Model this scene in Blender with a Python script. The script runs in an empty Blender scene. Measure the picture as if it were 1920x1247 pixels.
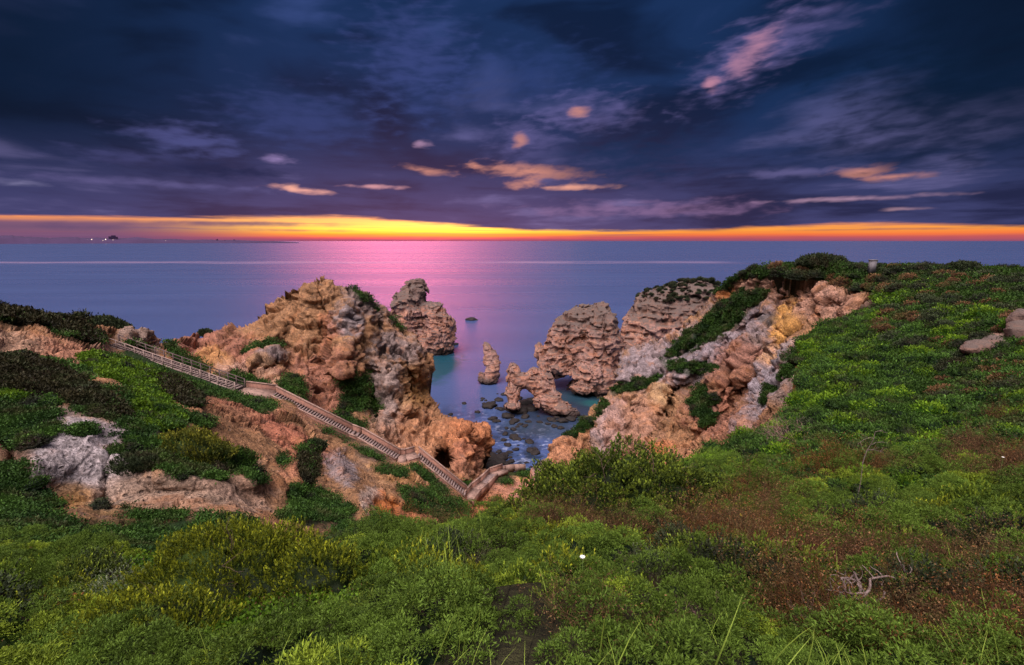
import bpy, math, random, time
import numpy as np
T0 = time.time()
scene = bpy.context.scene
COL = scene.collection
rng = np.random.default_rng(11)
random.seed(5)
PI = math.pi

# ------------------------------------------------------------------ survey
# The photograph gives a bearing for every point; with an estimated distance
# Y (metres in front of the viewpoint) that becomes a real point in the place.
F = 853.33; PITCH = math.radians(11.4); H = 40.0
CP, SP = math.cos(PITCH), math.sin(PITCH)
def W(px, py, Y):
    px = np.asarray(px, float); py = np.asarray(py, float); Y = np.asarray(Y, float)
    u = (px - 960) / F; v = -(py - 623.5) / F
    t = Y / (CP + v * SP)
    return np.stack([u * t, Y + 0 * u, H + t * (v * CP - SP)], -1)
def sea_pt(px, py, z=0.0):
    a = math.atan((py - 623.5) / F) + PITCH
    return W(px, py, (H - z) / math.tan(a))
def sky_dir(px, py):                       # azimuth, tan(elevation)
    p = W(px, py, 1.0) - np.array([0, 0, H])
    return math.atan2(p[0], p[1]), p[2] / math.hypot(p[0], p[1])
def to_px(P):
    P = np.asarray(P, float)
    y, z = P[..., 1], P[..., 2] - H
    d = y * CP - z * SP; w = y * SP + z * CP
    d = np.maximum(d, .05)
    return 960 + F * P[..., 0] / d, 623.5 - F * w / d

# ------------------------------------------------------------------ noise
_p = np.arange(256); np.random.default_rng(3).shuffle(_p); PERM = np.concatenate([_p, _p, _p]).astype(np.int32)
_g = np.random.default_rng(4).normal(size=(256, 3)); GRAD = (_g / np.linalg.norm(_g, axis=1)[:, None]).astype(np.float32)
def perlin(P):
    P = np.asarray(P, np.float32); sh = P.shape[:-1]; P = P.reshape(-1, 3)
    I = np.floor(P).astype(np.int32); f = P - I; I &= 255
    fx, fy, fz = f[:, 0].copy(), f[:, 1].copy(), f[:, 2].copy(); i, j, k = I[:, 0].copy(), I[:, 1].copy(), I[:, 2].copy()
    fade = lambda t: t * t * t * (t * (t * 6 - 15) + 10)
    u, v, w = fade(fx), fade(fy), fade(fz)
    gx, gy, gz = GRAD[:, 0].copy(), GRAD[:, 1].copy(), GRAD[:, 2].copy(); r = []
    for dx in (0, 1):
        hx = PERM[i + dx]; ry = []
        for dy in (0, 1):
            hy = PERM[hx + j + dy]; rz = []
            for dz in (0, 1):
                h = PERM[hy + k + dz]; rz.append(gx[h] * (fx - dx) + gy[h] * (fy - dy) + gz[h] * (fz - dz))
            ry.append(rz[0] + w * (rz[1] - rz[0]))
        r.append(ry[0] + v * (ry[1] - ry[0]))
    return ((r[0] + u * (r[1] - r[0])) * 1.5).reshape(sh)
def fbm(P, n=4, lac=2.1, gain=.5, ridged=False):
    P = np.asarray(P, np.float32); a = 1; s = 0; tot = 0
    for i in range(n):
        v = perlin(P + i * 17.3)
        if ridged: v = 1 - 2 * np.abs(v)
        s = s + a * v; tot += a; a *= gain; P = P * lac
    return s / tot
def worley(P):
    P = np.asarray(P, np.float32); I = np.floor(P).astype(np.int32); f = P - I
    d1 = np.full(P.shape[:-1], 9.0, np.float32); d2 = d1.copy()
    for dx in (-1, 0, 1):
        for dy in (-1, 0, 1):
            for dz in (-1, 0, 1):
                J = (I + np.array([dx, dy, dz])) & 255
                h = PERM[PERM[PERM[J[..., 0]] + J[..., 1]] + J[..., 2]]
                o = GRAD[h] * .5 + .5
                d = np.sqrt(((o + np.array([dx, dy, dz], np.float32) - f) ** 2).sum(-1))
                d2 = np.minimum(d2, np.maximum(d, d1)); d1 = np.minimum(d1, d)
    return d1, d2
GX, GY, GZ = GRAD[:, 0].copy(), GRAD[:, 1].copy(), GRAD[:, 2].copy()
def facets(P):
    """broken-stone relief: every cell of the rock is its own tilted face"""
    P = np.asarray(P, np.float32); sh = P.shape[:-1]; P = P.reshape(-1, 3); I = np.floor(P - .5).astype(np.int32)
    d1 = np.full(len(P), 9.0, np.float32); best = np.zeros(len(P), np.int32); qx = np.zeros_like(d1); qy = qx.copy(); qz = qx.copy()
    f = P - I; fx, fy, fz = f[:, 0].copy(), f[:, 1].copy(), f[:, 2].copy()
    for dx in (0, 1):                       # 8 nearest cells are enough for a rock face
        hx = PERM[(I[:, 0] + dx) & 255]
        for dy in (0, 1):
            hy = PERM[hx + ((I[:, 1] + dy) & 255)]
            for dz in (0, 1):
                h = PERM[hy + ((I[:, 2] + dz) & 255)]
                x = fx - dx - .5 - GX[h] * .35; y = fy - dy - .5 - GY[h] * .35; z = fz - dz - .5 - GZ[h] * .35
                d = x * x + y * y + z * z; m = d < d1
                d1[m] = d[m]; best[m] = h[m]; qx[m] = x[m]; qy[m] = y[m]; qz[m] = z[m]
    g = (best + 77) & 255
    return ((qx * GX[g] + qy * GY[g] + qz * GZ[g]) * .8 + GX[(best + 31) & 255] * .35).reshape(sh)
def sstep(a, b, x):
    t = np.clip((x - a) / (b - a), 0, 1); return t * t * (3 - 2 * t)
GRAIN = None
def rock_noise(P, strata=1.0, big=1.0):
    """metres of outward relief of weathered limestone at world points P"""
    Q = P + .9 * np.stack([perlin(P / 5 + 5), perlin(P / 5 + 25), perlin(P / 5 + 45)], -1)
    if GRAIN is not None:
        gd, ga = GRAIN; Q = Q - ga * (Q @ gd)[:, None] * gd
    d = big * .6 * fbm(Q / 7.5, 3, ridged=True)
    d = d + .34 * fbm(Q / 2.2, 5, gain=.62, ridged=True)
    cr = perlin(P * np.array([.20, .20, .05]) + 71) + .16 * perlin(P * .9 + 7); cr2 = perlin(P * np.array([.5, .5, .09]) + 91) + .2 * perlin(P * 1.7)
    d = d - 1.1 * np.exp(-(cr / .055) ** 2) - .35 * np.exp(-(cr2 / .06) ** 2)
    d = d + 1.5 * facets(Q / np.array([6.5, 6.5, 4.5]) + 2) + 1.0 * facets(Q / np.array([3.2, 3.2, 2.0])) + .42 * facets(Q / np.array([1.4, 1.4, 1.0]) + 9) + .2 * facets(Q / .55 + 4)
    zz = Q[..., 2] * 1.15 + .7 * perlin(P / np.array([9, 9, 5]))
    L = np.stack([P[..., 0] / 9, P[..., 1] / 9, zz], -1)
    d = d + strata * (.42 * perlin(L) + .24 * perlin(L * np.array([1.5, 1.5, 2.7])))
    return d

# ------------------------------------------------------------------ objects
def mesh_np(name, V, Q=None, T=None, mat=None, parent=None, smooth=False, col=None, link=True):
    me = bpy.data.meshes.new(name); V = np.asarray(V, np.float32)
    me.vertices.add(len(V)); me.vertices.foreach_set('co', V.ravel())
    nq = 0 if Q is None else len(Q); nt = 0 if T is None else len(T)
    loops = []; starts = []; tot = []; s = 0
    if nq: loops.append(np.asarray(Q, np.int32).ravel()); starts.append(np.arange(nq) * 4); tot.append(np.full(nq, 4)); s = nq * 4
    if nt: loops.append(np.asarray(T, np.int32).ravel()); starts.append(s + np.arange(nt) * 3); tot.append(np.full(nt, 3))
    loops = np.concatenate(loops); me.loops.add(len(loops)); me.loops.foreach_set('vertex_index', loops)
    me.polygons.add(nq + nt)
    me.polygons.foreach_set('loop_start', np.concatenate(starts).astype(np.int32))
    me.polygons.foreach_set('loop_total', np.concatenate(tot).astype(np.int32))
    if smooth: me.polygons.foreach_set('use_smooth', np.ones(nq + nt, bool))
    if col is not None:
        col = np.asarray(col, np.float32)
        if col.shape[1] == 3: col = np.concatenate([col, np.ones((len(col), 1), np.float32)], 1)
        ca = me.color_attributes.new('tint', 'FLOAT_COLOR', 'POINT'); ca.data.foreach_set('color', col.ravel())
    me.update(calc_edges=True)
    if mat: me.materials.append(mat)
    o = bpy.data.objects.new(name, me)
    if link: COL.objects.link(o)
    if parent: o.parent = parent
    return o
def tag(o, label=None, cat=None, group=None, kind=None):
    if label: o['label'] = label
    if cat: o['category'] = cat
    if group: o['group'] = group
    if kind: o['kind'] = kind
    return o
def empty(name, loc, label, cat, group=None):
    o = bpy.data.objects.new(name, None); COL.objects.link(o); o.location = loc; o.empty_display_size = .3
    return tag(o, label, cat, group)

# ------------------------------------------------------------------ node helper
class S:
    def __init__(s, nt, sock): s.nt = nt; s.k = sock
    def _m(s, op, o=None, c=None, clamp=False):
        n = s.nt.nodes.new('ShaderNodeMath'); n.operation = op; n.use_clamp = clamp
        s.nt.links.new(s.k, n.inputs[0])
        for i, x in ((1, o), (2, c)):
            if x is None: continue
            if isinstance(x, S): s.nt.links.new(x.k, n.inputs[i])
            else: n.inputs[i].default_value = x
        return S(s.nt, n.outputs[0])
    def __add__(s, o): return s._m('ADD', o)
    def __sub__(s, o): return s._m('SUBTRACT', o)
    def __mul__(s, o): return s._m('MULTIPLY', o)
    def __truediv__(s, o): return s._m('DIVIDE', o)
    def pw(s, o): return s._m('POWER', o)
    def absv(s): return s._m('ABSOLUTE')
    def mx(s, o): return s._m('MAXIMUM', o)
    def clamp(s): return s._m('ADD', 0.0, clamp=True)
    def inv(s): return s._m('MULTIPLY_ADD', -1.0, 1.0)
    def step(s, a, b, mode='SMOOTHSTEP'):
        n = s.nt.nodes.new('ShaderNodeMapRange'); n.interpolation_type = mode
        s.nt.links.new(s.k, n.inputs[0]); n.inputs[1].default_value = a; n.inputs[2].default_value = b
        for i, x in ((1, a), (2, b)):
            if isinstance(x, S): s.nt.links.new(x.k, n.inputs[i])
        return S(s.nt, n.outputs[0])
class G:
    """small node-graph writer"""
    def __init__(s, nt): s.nt = nt; nt.nodes.clear()
    def n(s, t, **kw):
        n = s.nt.nodes.new(t)
        for k, v in kw.items():
            if hasattr(n, k): setattr(n, k, v)
        return n
    def link(s, a, b): s.nt.links.new(a.k if isinstance(a, S) else a, b)
    def put(s, v, inp):
        if isinstance(v, S): s.nt.links.new(v.k, inp)
        elif hasattr(v, 'is_output'): s.nt.links.new(v, inp)
        elif isinstance(v, (tuple, list)):
            inp.default_value = tuple(v) + ((1,) if len(v) == 3 and len(inp.default_value) == 4 else ())
        else: inp.default_value = v
    def noise(s, vec, scale, detail=4, rough=.55, dist=0, out=0, typ=None, lac=2.0):
        n = s.nt.nodes.new('ShaderNodeTexNoise'); n.inputs['Scale'].default_value = scale
        n.inputs['Detail'].default_value = detail; n.inputs['Roughness'].default_value = rough
        n.inputs['Distortion'].default_value = dist; n.inputs['Lacunarity'].default_value = lac
        if typ: n.noise_type = typ
        s.put(vec, n.inputs['Vector']); return S(s.nt, n.outputs[out])
    def vor(s, vec, scale, feature='F1', rnd=1.0, out='Distance'):
        n = s.nt.nodes.new('ShaderNodeTexVoronoi'); n.feature = feature; n.inputs['Scale'].default_value = scale
        n.inputs['Randomness'].default_value = rnd
        s.put(vec, n.inputs['Vector']); return S(s.nt, n.outputs[out])
    def mix(s, f, a, b, blend='MIX'):
        n = s.nt.nodes.new('ShaderNodeMix'); n.data_type = 'RGBA'; n.blend_type = blend
        s.put(f, n.inputs[0]); s.put(a, n.inputs[6]); s.put(b, n.inputs[7]); return S(s.nt, n.outputs[2])
    def ramp(s, f, stops, interp='LINEAR'):
        n = s.nt.nodes.new('ShaderNodeValToRGB'); s.put(f, n.inputs[0]); r = n.color_ramp; r.interpolation = interp
        while len(r.elements) < len(stops): r.elements.new(.5)
        for e, (p, c) in zip(r.elements, stops): e.position = p; e.color = tuple(c) + (1,)
        return S(s.nt, n.outputs[0])
    def sep(s, v):
        n = s.nt.nodes.new('ShaderNodeSeparateXYZ'); s.put(v, n.inputs[0]); return [S(s.nt, o) for o in n.outputs]
    def comb(s, x, y, z):
        n = s.nt.nodes.new('ShaderNodeCombineXYZ')
        for i, v in enumerate((x, y, z)): s.put(v, n.inputs[i])
        return S(s.nt, n.outputs[0])
    def scalev(s, v, k):
        n = s.nt.nodes.new('ShaderNodeMapping'); s.put(v, n.inputs[0]); n.inputs['Scale'].default_value = k; return S(s.nt, n.outputs[0])
    def bump(s, h, strength, dist, normal=None):
        n = s.nt.nodes.new('ShaderNodeBump'); n.inputs['Strength'].default_value = strength; n.inputs['Distance'].default_value = dist
        s.put(h, n.inputs['Height'])
        if normal is not None: s.put(normal, n.inputs['Normal'])
        return S(s.nt, n.outputs[0])
def material(name):
    m = bpy.data.materials.new(name); m.use_nodes = True; g = G(m.node_tree)
    out = g.n('ShaderNodeOutputMaterial'); b = g.n('ShaderNodeBsdfPrincipled'); g.link(b.outputs[0], out.inputs[0])
    return m, g, b

# ------------------------------------------------------------------ materials
def mat_terrain():
    """albedo comes from the surveyed ground colours; noise breaks it into grains, lichen and stains"""
    m, g, b = material('terrain_ground')
    at = g.n('ShaderNodeAttribute', attribute_name='tint'); co = g.n('ShaderNodeTexCoord').outputs['Object']
    n1 = g.noise(co, 1.3, 6, .65); n2 = g.noise(co, 6, 5, .7); n3 = g.noise(co, .35, 3, .6)
    veg = S(g.nt, at.outputs['Alpha'])
    k = n1.step(.3, .72) * .7 + .52
    k2 = n2.step(.32, .68) * .85 + .45
    c = g.mix(1.0, at.outputs['Color'], g.comb(k * k2, k * k2, k * k2), 'MULTIPLY')
    rock = veg.inv()
    lich = (g.noise(co, .8, 7, .72) * 1.0).step(.55, .66) * rock * .55
    c = g.mix(lich, c, (.075, .062, .058))
    warm = n3.step(.52, .68) * rock * .38
    c = g.mix(warm, c, (.46, .20, .085))
    pale = g.noise(co, 2.1, 6, .7).step(.6, .72) * rock * .5
    c = g.mix(pale * .8, c, (.42, .32, .29))
    pit = g.vor(g.scalev(co, (1.0, 1.0, 1.5)), 2.1).step(.30, .12) * g.noise(co, .5, 3).step(.42, .6) * rock
    c = g.mix(pit * .75, c, (.055, .04, .035))
    spk = g.noise(co, 2.6, 7, .8).step(.56, .64) * rock
    c = g.mix(spk * .6, c, (.095, .065, .055))
    g.link(c, b.inputs['Base Color']); b.inputs['Roughness'].default_value = .95
    b.inputs['Specular IOR Level'].default_value = .15
    h = n1 * .6 + n2 * .6 + spk * -.25 + pit * -.5
    g.link(g.bump(h, 1.0, .45), b.inputs['Normal'])
    return m
def mat_stack():
    m, g, b = material('sea_stack_limestone')
    geo = g.n('ShaderNodeNewGeometry'); co = geo.outputs['Position']
    x, y, z = g.sep(co)
    st = g.noise(g.comb(x * .12, y * .12, z * 1.1), 1.0, 6, .65, .6)
    n1 = g.noise(co, .6, 7, .68); n2 = g.noise(co, 3.2, 6, .7)
    c = g.ramp(st, [(.28, (.19, .085, .055)), (.42, (.36, .165, .10)), (.52, (.26, .13, .095)), (.62, (.42, .225, .145)), (.74, (.23, .13, .11))])
    c = g.mix(n1.step(.5, .66) * .55, c, (.27, .205, .19))
    c = g.mix(n2.step(.54, .64) * .7, c, (.11, .07, .058))
    c = g.mix(g.noise(co, .25, 4, .6).step(.45, .62) * .45, c, (.30, .20, .18))
    c = g.mix(n2.step(.45, .3) * .35, c, (.62, .45, .36))
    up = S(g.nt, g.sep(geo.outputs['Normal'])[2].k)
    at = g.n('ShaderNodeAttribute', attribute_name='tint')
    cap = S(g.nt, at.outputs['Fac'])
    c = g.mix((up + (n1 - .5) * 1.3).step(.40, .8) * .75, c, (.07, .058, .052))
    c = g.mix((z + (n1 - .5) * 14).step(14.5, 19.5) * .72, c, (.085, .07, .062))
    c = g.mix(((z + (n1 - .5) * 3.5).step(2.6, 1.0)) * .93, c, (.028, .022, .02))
    g.link(c, b.inputs['Base Color']); b.inputs['Roughness'].default_value = .93; b.inputs['Specular IOR Level'].default_value = .2
    h = n1 * .5 + n2 * .5 + st * .6
    g.link(g.bump(h, .9, .25), b.inputs['Normal'])
    return m
def mat_plain(name, col, var=.35, rough=.85, scale=4, bump=.4, bd=.03, col2=None):
    m, g, b = material(name); co = g.n('ShaderNodeTexCoord').outputs['Object']
    n1 = g.noise(co, scale, 6, .68); c2 = col2 or tuple(x * (1 - var) for x in col)
    g.link(g.mix(n1.step(.35, .68), col, c2), b.inputs['Base Color']); b.inputs['Roughness'].default_value = rough
    b.inputs['Specular IOR Level'].default_value = .25
    g.link(g.bump(n1, bump, bd), b.inputs['Normal']); return m
def mat_leaf(name, c_lo, c_hi, rand=.25, trans=.25, rough=.6, spec=.25, wash=None):
    """tint attribute: R mixes dark -> light leaf colour (leaf age, painted shade in the fennel), G is a random lightness of the single leaf"""
    m, g, b = material(name)
    at = g.n('ShaderNodeAttribute', attribute_name='tint')
    r, gg, bb = g.sep(at.outputs['Color'])
    oi = S(g.nt, g.n('ShaderNodeObjectInfo').outputs['Random'])
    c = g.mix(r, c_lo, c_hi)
    k = gg * .95 + .40
    k = k * (oi * rand * 2 + (1 - rand))
    c = g.mix(1.0, c, g.comb(k, k, k), 'MULTIPLY')
    if wash is not None:
        pos = g.n('ShaderNodeNewGeometry').outputs['Position']
        c = g.mix(g.noise(pos, .55, 3, .6).step(.5, .68) * .6, c, wash)
    g.link(c, b.inputs['Base Color']); b.inputs['Roughness'].default_value = rough; b.inputs['Specular IOR Level'].default_value = spec * .4
    if trans:
        out = [n for n in g.nt.nodes if n.type == 'OUTPUT_MATERIAL'][0]
        t = g.n('ShaderNodeBsdfTranslucent'); g.link(c, t.inputs[0])
        mx = g.n('ShaderNodeMixShader'); mx.inputs[0].default_value = trans
        g.link(b.outputs[0], mx.inputs[1]); g.link(t.outputs[0], mx.inputs[2]); g.link(mx.outputs[0], out.inputs[0])
    return m

# ------------------------------------------------------------------ sky
def build_world():
    w = bpy.data.worlds.new('World'); scene.world = w; w.use_nodes = True; g = G(w.node_tree)
    out = g.n('ShaderNodeOutputWorld'); bg = g.n('ShaderNodeBackground'); g.link(bg.outputs[0], out.inputs[0])
    d = g.n('ShaderNodeTexCoord').outputs['Generated']; x, y, z = g.sep(d)
    hyp = (x * x + y * y).pw(.5).mx(.001); te = z / hyp
    az = x._m('ARCTAN2', y)
    tep = te.mx(0.0)
    # cloud deck seen in perspective: streaks get thinner towards the horizon
    den = z.mx(0.0) + .085
    cx, cy = x / den, y / den
    P = g.comb(cx * .9, cy * .55, 0.0)
    n_big = g.noise(P, .42, 4, .55, .5)
    n_mid = g.noise(P, 1.0, 5, .50, .35)
    strk = g.noise(g.comb(az * 3.2, tep * 26, 2.0), 1.0, 7, .6, .25)
    low = tep.step(.30, .03)
    mixn = n_mid * .62 + n_big * .38
    puff = g.noise(g.comb(az * 4.0 + tep * 3.0, tep * 10 - az * 1.5, 11.0), .8, 5, .46, .5)
    cl = mixn * .45 + puff * .55
    cl = cl * (low * -.4 + 1) + strk * low * .4
    cl = (cl - .5) * 1.18 + .5
    # colours of the cloud underside
    cdark = g.mix(tep.step(.0, .30), (.019, .022, .068), (.0042, .0145, .048))
    cmid = g.mix(tep.step(.0, .24), (.052, .056, .158), (.0095, .031, .102))
    clit = g.mix(tep.step(.02, .40), (.16, .145, .33), (.034, .065, .205))
    c = g.mix(cl.step(.40, .53), cdark, cmid)
    c = g.mix(cl.step(.53, .66), c, clit)
    # mauve warmth above the glow around the sunrise bearing
    sunaz = sky_dir(800, 430)[0]
    da = ((az - sunaz) * (az - sunaz))
    near = (da * -4.5)._m('EXPONENT')
    warm = (tep * -9)._m('EXPONENT') * near
    c = g.mix(warm * .42, c, (.33, .13, .26))
    # darker far left, far right
    edge = (az - .02).absv().step(.38, .85) * tep.step(.05, .20)
    c = g.mix(edge * .82, c, (.0035, .009, .024))
    # openings where dawn light catches the cloud
    wob = (n_mid - .5) * 1.2 + (g.noise(g.comb(az * 22 + tep * 14, tep * 70 - az * 8, 0.0), 1.0, 3, .5, .2) - .5) * 3.0
    def patch(px, py, rx, ry, col, amt, rot=0.0):
        nonlocal c
        a0, t0 = sky_dir(px, py); ax, _ = sky_dir(px + rx, py); _, ty = sky_dir(px, py - ry)
        ra, rt = abs(ax - a0), abs(ty - t0)
        u = (az - a0) / ra; v = (tep - t0) / rt
        if rot: u, v = u + v * rot, v
        r = (u * u + v * v).pw(.5) + wob
        c = g.mix(r.step(1.6, -.3) * amt, c, col)
    pink = (.50, .23, .33); org = (.66, .27, .21); lav = (.15, .13, .33)
    patch(1400, 105, 75, 62, lav, .6, -.75); patch(1480, 60, 110, 40, lav, .3, -.5); patch(780, 120, 100, 90, (.05, .07, .23), .7)
    patch(350, 262, 100, 26, (.085, .09, .26), .8, .2); patch(250, 296, 110, 16, (.07, .07, .2), .7); patch(570, 225, 120, 45, (.05, .065, .21), .55)
    patch(1000, 140, 120, 60, (.03, .055, .19), .5); patch(1090, 212, 90, 34, lav, .6); patch(985, 262, 60, 40, lav, .55)
    patch(1410, 100, 30, 36, pink, .8, -.8); patch(1331, 157, 12, 11, pink, .95); patch(1088, 210, 20, 9, org, .8)
    patch(975, 265, 12, 12, org, .75); patch(1000, 322, 75, 14, org, 1.0, .5); patch(1065, 351, 62, 5, (.95, .42, .30), .95); patch(985, 343, 34, 9, org, .9)
    patch(802, 321, 34, 8, org, .85, .6); patch(565, 356, 42, 6, (1.0, .45, .36), 1.0, .6); patch(548, 352, 14, 7, (1.2, .55, .38), .9)
    patch(792, 270, 16, 6, (.55, .32, .5), .7); patch(890, 310, 12, 6, org, .8); patch(700, 350, 44, 4, (.75, .35, .38), .85)
    patch(1612, 322, 48, 11, org, 1.0); patch(1680, 331, 70, 6, org, .95); patch(1590, 373, 140, 4, (.5, .3, .42), .75); patch(1700, 392, 40, 3, (.6, .35, .4), .6)
    patch(522, 297, 26, 7, (.34, .24, .5), .8); patch(1500, 322, 110, 8, (.16, .14, .33), .7)
    patch(300, 345, 200, 7, (.13, .11, .27), .7); patch(30, 343, 40, 7, (.26, .24, .42), .8); patch(1200, 392, 200, 14, (.28, .16, .32), .7)
    patch(1180, 300, 150, 40, (.012, .028, .085), .75); patch(400, 320, 110, 16, (.014, .017, .058), .75)
    patch(1760, 190, 230, 110, (.0038, .0125, .036), .85); patch(1650, 270, 220, 40, (.012, .02, .06), .6)
    # the clear band along the horizon
    wv = (g.noise(g.comb(az * 2.6, tep * 40, 7.0), 1.0, 6, .55, .2) - .5)
    wv2 = (g.noise(g.comb(az * 5.0, tep * 190, 3.0), 1.0, 5, .6, .1) - .5)
    top = g.sep(g.ramp(az * .5 + .5, [(.05, (.40,) * 3), (.32, (.53,) * 3), (.41, (.42,) * 3), (.525, (.27,) * 3), (.67, (.25,) * 3), (.82, (.33,) * 3), (.95, (.24,) * 3)]))[0] * .1
    wv3 = (g.noise(g.comb(az * 9, tep * 90, 5.0), 1.0, 6, .62, .3) - .5)
    band = (top + wv * .010 + wv3 * .012 + wv2 * .004 - tep - .004)
    core_ = (da * -28.0)._m('EXPONENT')
    t = tep + wv2 * .006
    ramp = g.ramp(t * 16.0, [(.0, (.30, .085, .16)), (.10, (.55, .10, .11)), (.19, (.92, .19, .055)), (.32, (1.0, .36, .055)), (.55, (1.0, .34, .12)), (.95, (.75, .22, .20))])
    rampc = g.ramp(t * 16.0, [(.0, (.34, .07, .16)), (.10, (.85, .12, .11)), (.20, (1.15, .34, .04)), (.34, (1.5, .80, .09)), (.5, (1.35, .66, .15)), (.95, (1.0, .33, .2))])
    bc = g.mix(near.step(.15, .9), ramp, rampc)
    bc = g.mix(core_ * .8, bc, g.mix(1.0, bc, (1.9, 1.7, 1.3), 'MULTIPLY'))
    left = az.step(sky_dir(620, 430)[0], sky_dir(150, 430)[0])
    # low grey bank above the far coast on the left
    lo = left * (tep + wv * .012).step(.036, .026)
    bc = g.mix(lo * .92, bc, (.155, .085, .19))
    wisps = (g.noise(g.comb(az * 3.4, tep * 120, 1.0), 1.0, 5, .55, .2)).step(.56, .66)
    bc = g.mix(wisps * (left * .65 + .25), bc, (.23, .11, .20))
    dk = (g.noise(g.comb(az * 2.2, tep * 260, 9.0), 1.0, 4, .5, .1)).step(.58, .68)
    bc = g.mix(dk * .55, bc, (.30, .10, .13))
    c = g.mix(band.step(-.003, .005), c, bc)
    wob = wob * .6
    patch(430, 419, 190, 5, (.16, .085, .17), .85); patch(560, 432, 120, 2.5, (.45, .13, .14), .7); patch(120, 425, 160, 7, (.12, .07, .16), .7); patch(1650, 430, 200, 2, (.35, .12, .12), .7); patch(900, 452, 1500, 6, (.26, .075, .12), .35)
    # unseen sky behind and overhead, brightened with an added lobe to light the land
    back = (y * -1.0).step(-.25, .75)
    zen = z.step(.50, .95)
    open_ = back.mx(zen).mx((x * -.22 + y * -.36 + z * .907).step(.62, .75))
    cb = g.mix(n_mid.step(.3, .7), (.20, .18, .28), (.50, .40, .42))
    cb = g.mix(x.step(.1, .9), cb, (.26, .28, .50))
    cb = g.mix(z.step(.55, .95), cb, (.45, .42, .52))
    lobe = x * -.22 + y * -.36 + z * .907
    cb = g.mix(lobe.step(.80, .985), cb, (12.5, 10.6, 10.6))
    # real atmosphere behind it all (sun just at the horizon)
    sk = g.n('ShaderNodeTexSky', sky_type='NISHITA', sun_disc=False)
    sk.sun_elevation = math.radians(3.5); sk.sun_rotation = sunaz; sk.air_density = 1.4; sk.dust_density = 2.5
    cb = g.mix(.05, cb, sk.outputs[0], 'ADD')
    c = g.mix(te.step(0.0, -.03), c, (.02, .03, .05))
    bg2 = g.n('ShaderNodeBackground'); g.link(c, bg.inputs[0]); g.link(cb, bg2.inputs[0])
    mx = g.n('ShaderNodeMixShader'); g.link(open_, mx.inputs[0]); g.link(bg.outputs[0], mx.inputs[1]); g.link(bg2.outputs[0], mx.inputs[2]); g.link(mx.outputs[0], out.inputs[0])
    w.cycles.sampling_method = 'MANUAL'; w.cycles.sample_map_resolution = 256
    return sunaz
# ------------------------------------------------------------------ surfaces measured from the viewpoint
class TPS:
    """thin-plate spline of 1/distance over bearings (a plane in the place is exactly affine here)"""
    def __init__(s, pts, lam=1e-4):
        A = np.array(pts, float); s.c = A[:, :2] / 500.0; n = len(A)
        K = s._k(s.c, s.c) + lam * np.eye(n); P = np.c_[np.ones(n), s.c]
        M = np.block([[K, P], [P.T, np.zeros((3, 3))]]); s.w = np.linalg.solve(M, np.r_[1 / A[:, 2], 0, 0, 0])
    @staticmethod
    def _k(a, b):
        r2 = ((a[:, None] - b[None]) ** 2).sum(-1); return .5 * r2 * np.log(r2 + 1e-12)
    def __call__(s, px, py):
        q = np.c_[np.ravel(px), np.ravel(py)] / 500.0; out = np.empty(len(q)); n = len(s.c)
        for i in range(0, len(q), 40000):
            b = q[i:i + 40000]; out[i:i + 40000] = s._k(b, s.c) @ s.w[:n] + np.c_[np.ones(len(b)), b] @ s.w[n:]
        return (1 / np.maximum(out, 1 / 400.)).reshape(np.shape(px))
def in_poly(px, py, poly):
    ins = np.zeros(np.shape(px), bool); n = len(poly)
    for i in range(n):
        x1, y1 = poly[i]; x2, y2 = poly[(i + 1) % n]
        if y1 == y2: continue
        ins ^= ((y1 > py) != (y2 > py)) & (px < (x2 - x1) * (py - y1) / (y2 - y1) + x1)
    return ins
def seg_dist(px, py, line):
    d = np.full(np.shape(px), 1e9)
    for (x1, y1), (x2, y2) in zip(line[:-1], line[1:]):
        L = (x2 - x1) ** 2 + (y2 - y1) ** 2 + 1e-9; t = np.clip(((px - x1) * (x2 - x1) + (py - y1) * (y2 - y1)) / L, 0, 1)
        d = np.minimum(d, np.hypot(px - x1 - t * (x2 - x1), py - y1 - t * (y2 - y1)))
    return d
def ell(px, py, b):
    x, y, rx, ry = b[:4]; a = math.radians(b[4] if len(b) > 4 else 0)
    u = (px - x) * math.cos(a) + (py - y) * math.sin(a); v = -(px - x) * math.sin(a) + (py - y) * math.cos(a)
    return np.hypot(u / rx, v / ry)
TAN = (.37, .200, .100); PINK = (.38, .165, .115); ORANGE = (.52, .185, .05); OCHRE = (.55, .29, .09); GREY = (.27, .245, .265)
PALE = (.36, .29, .27); DARK = (.12, .088, .072); RED = (.40, .145, .08); SAND = (.52, .25, .16); PATH = (.56, .36, .27)
VG = (.018, .045, .010); VB = (.05, .085, .012); VD = (.014, .028, .014); VBR = (.075, .045, .02); EARTH = (.06, .038, .02)
def paint(px, py, P, base, blobs):
    """ground colours: (x, y, rx, ry, rot, colour, amount, is_plants)"""
    n = np.shape(px)[0]; c = np.tile(np.array(base, np.float32), (n, 1)); veg = np.zeros(n, np.float32)
    wx = fbm(P / 2.2, 5, gain=.62) * .75 + .25 * fbm(P / .5 + 40, 2)
    for b in blobs:
        if b[0] == 'line': _, line, wd, colr, amt, vg = b; r = seg_dist(px, py, line) / wd
        else: r = ell(px, py, b); colr, amt, vg = b[5:8]
        k = (sstep(1.3, .62, r + wx * 1.1) * amt).astype(np.float32)
        c = c * (1 - k[:, None]) + np.array(colr, np.float32) * k[:, None]; veg = veg * (1 - k) + vg * k
    return c, veg
def unit3(v): return v / (np.linalg.norm(v, axis=-1, keepdims=True) + 1e-9)
class Layer:
    pass
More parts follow.
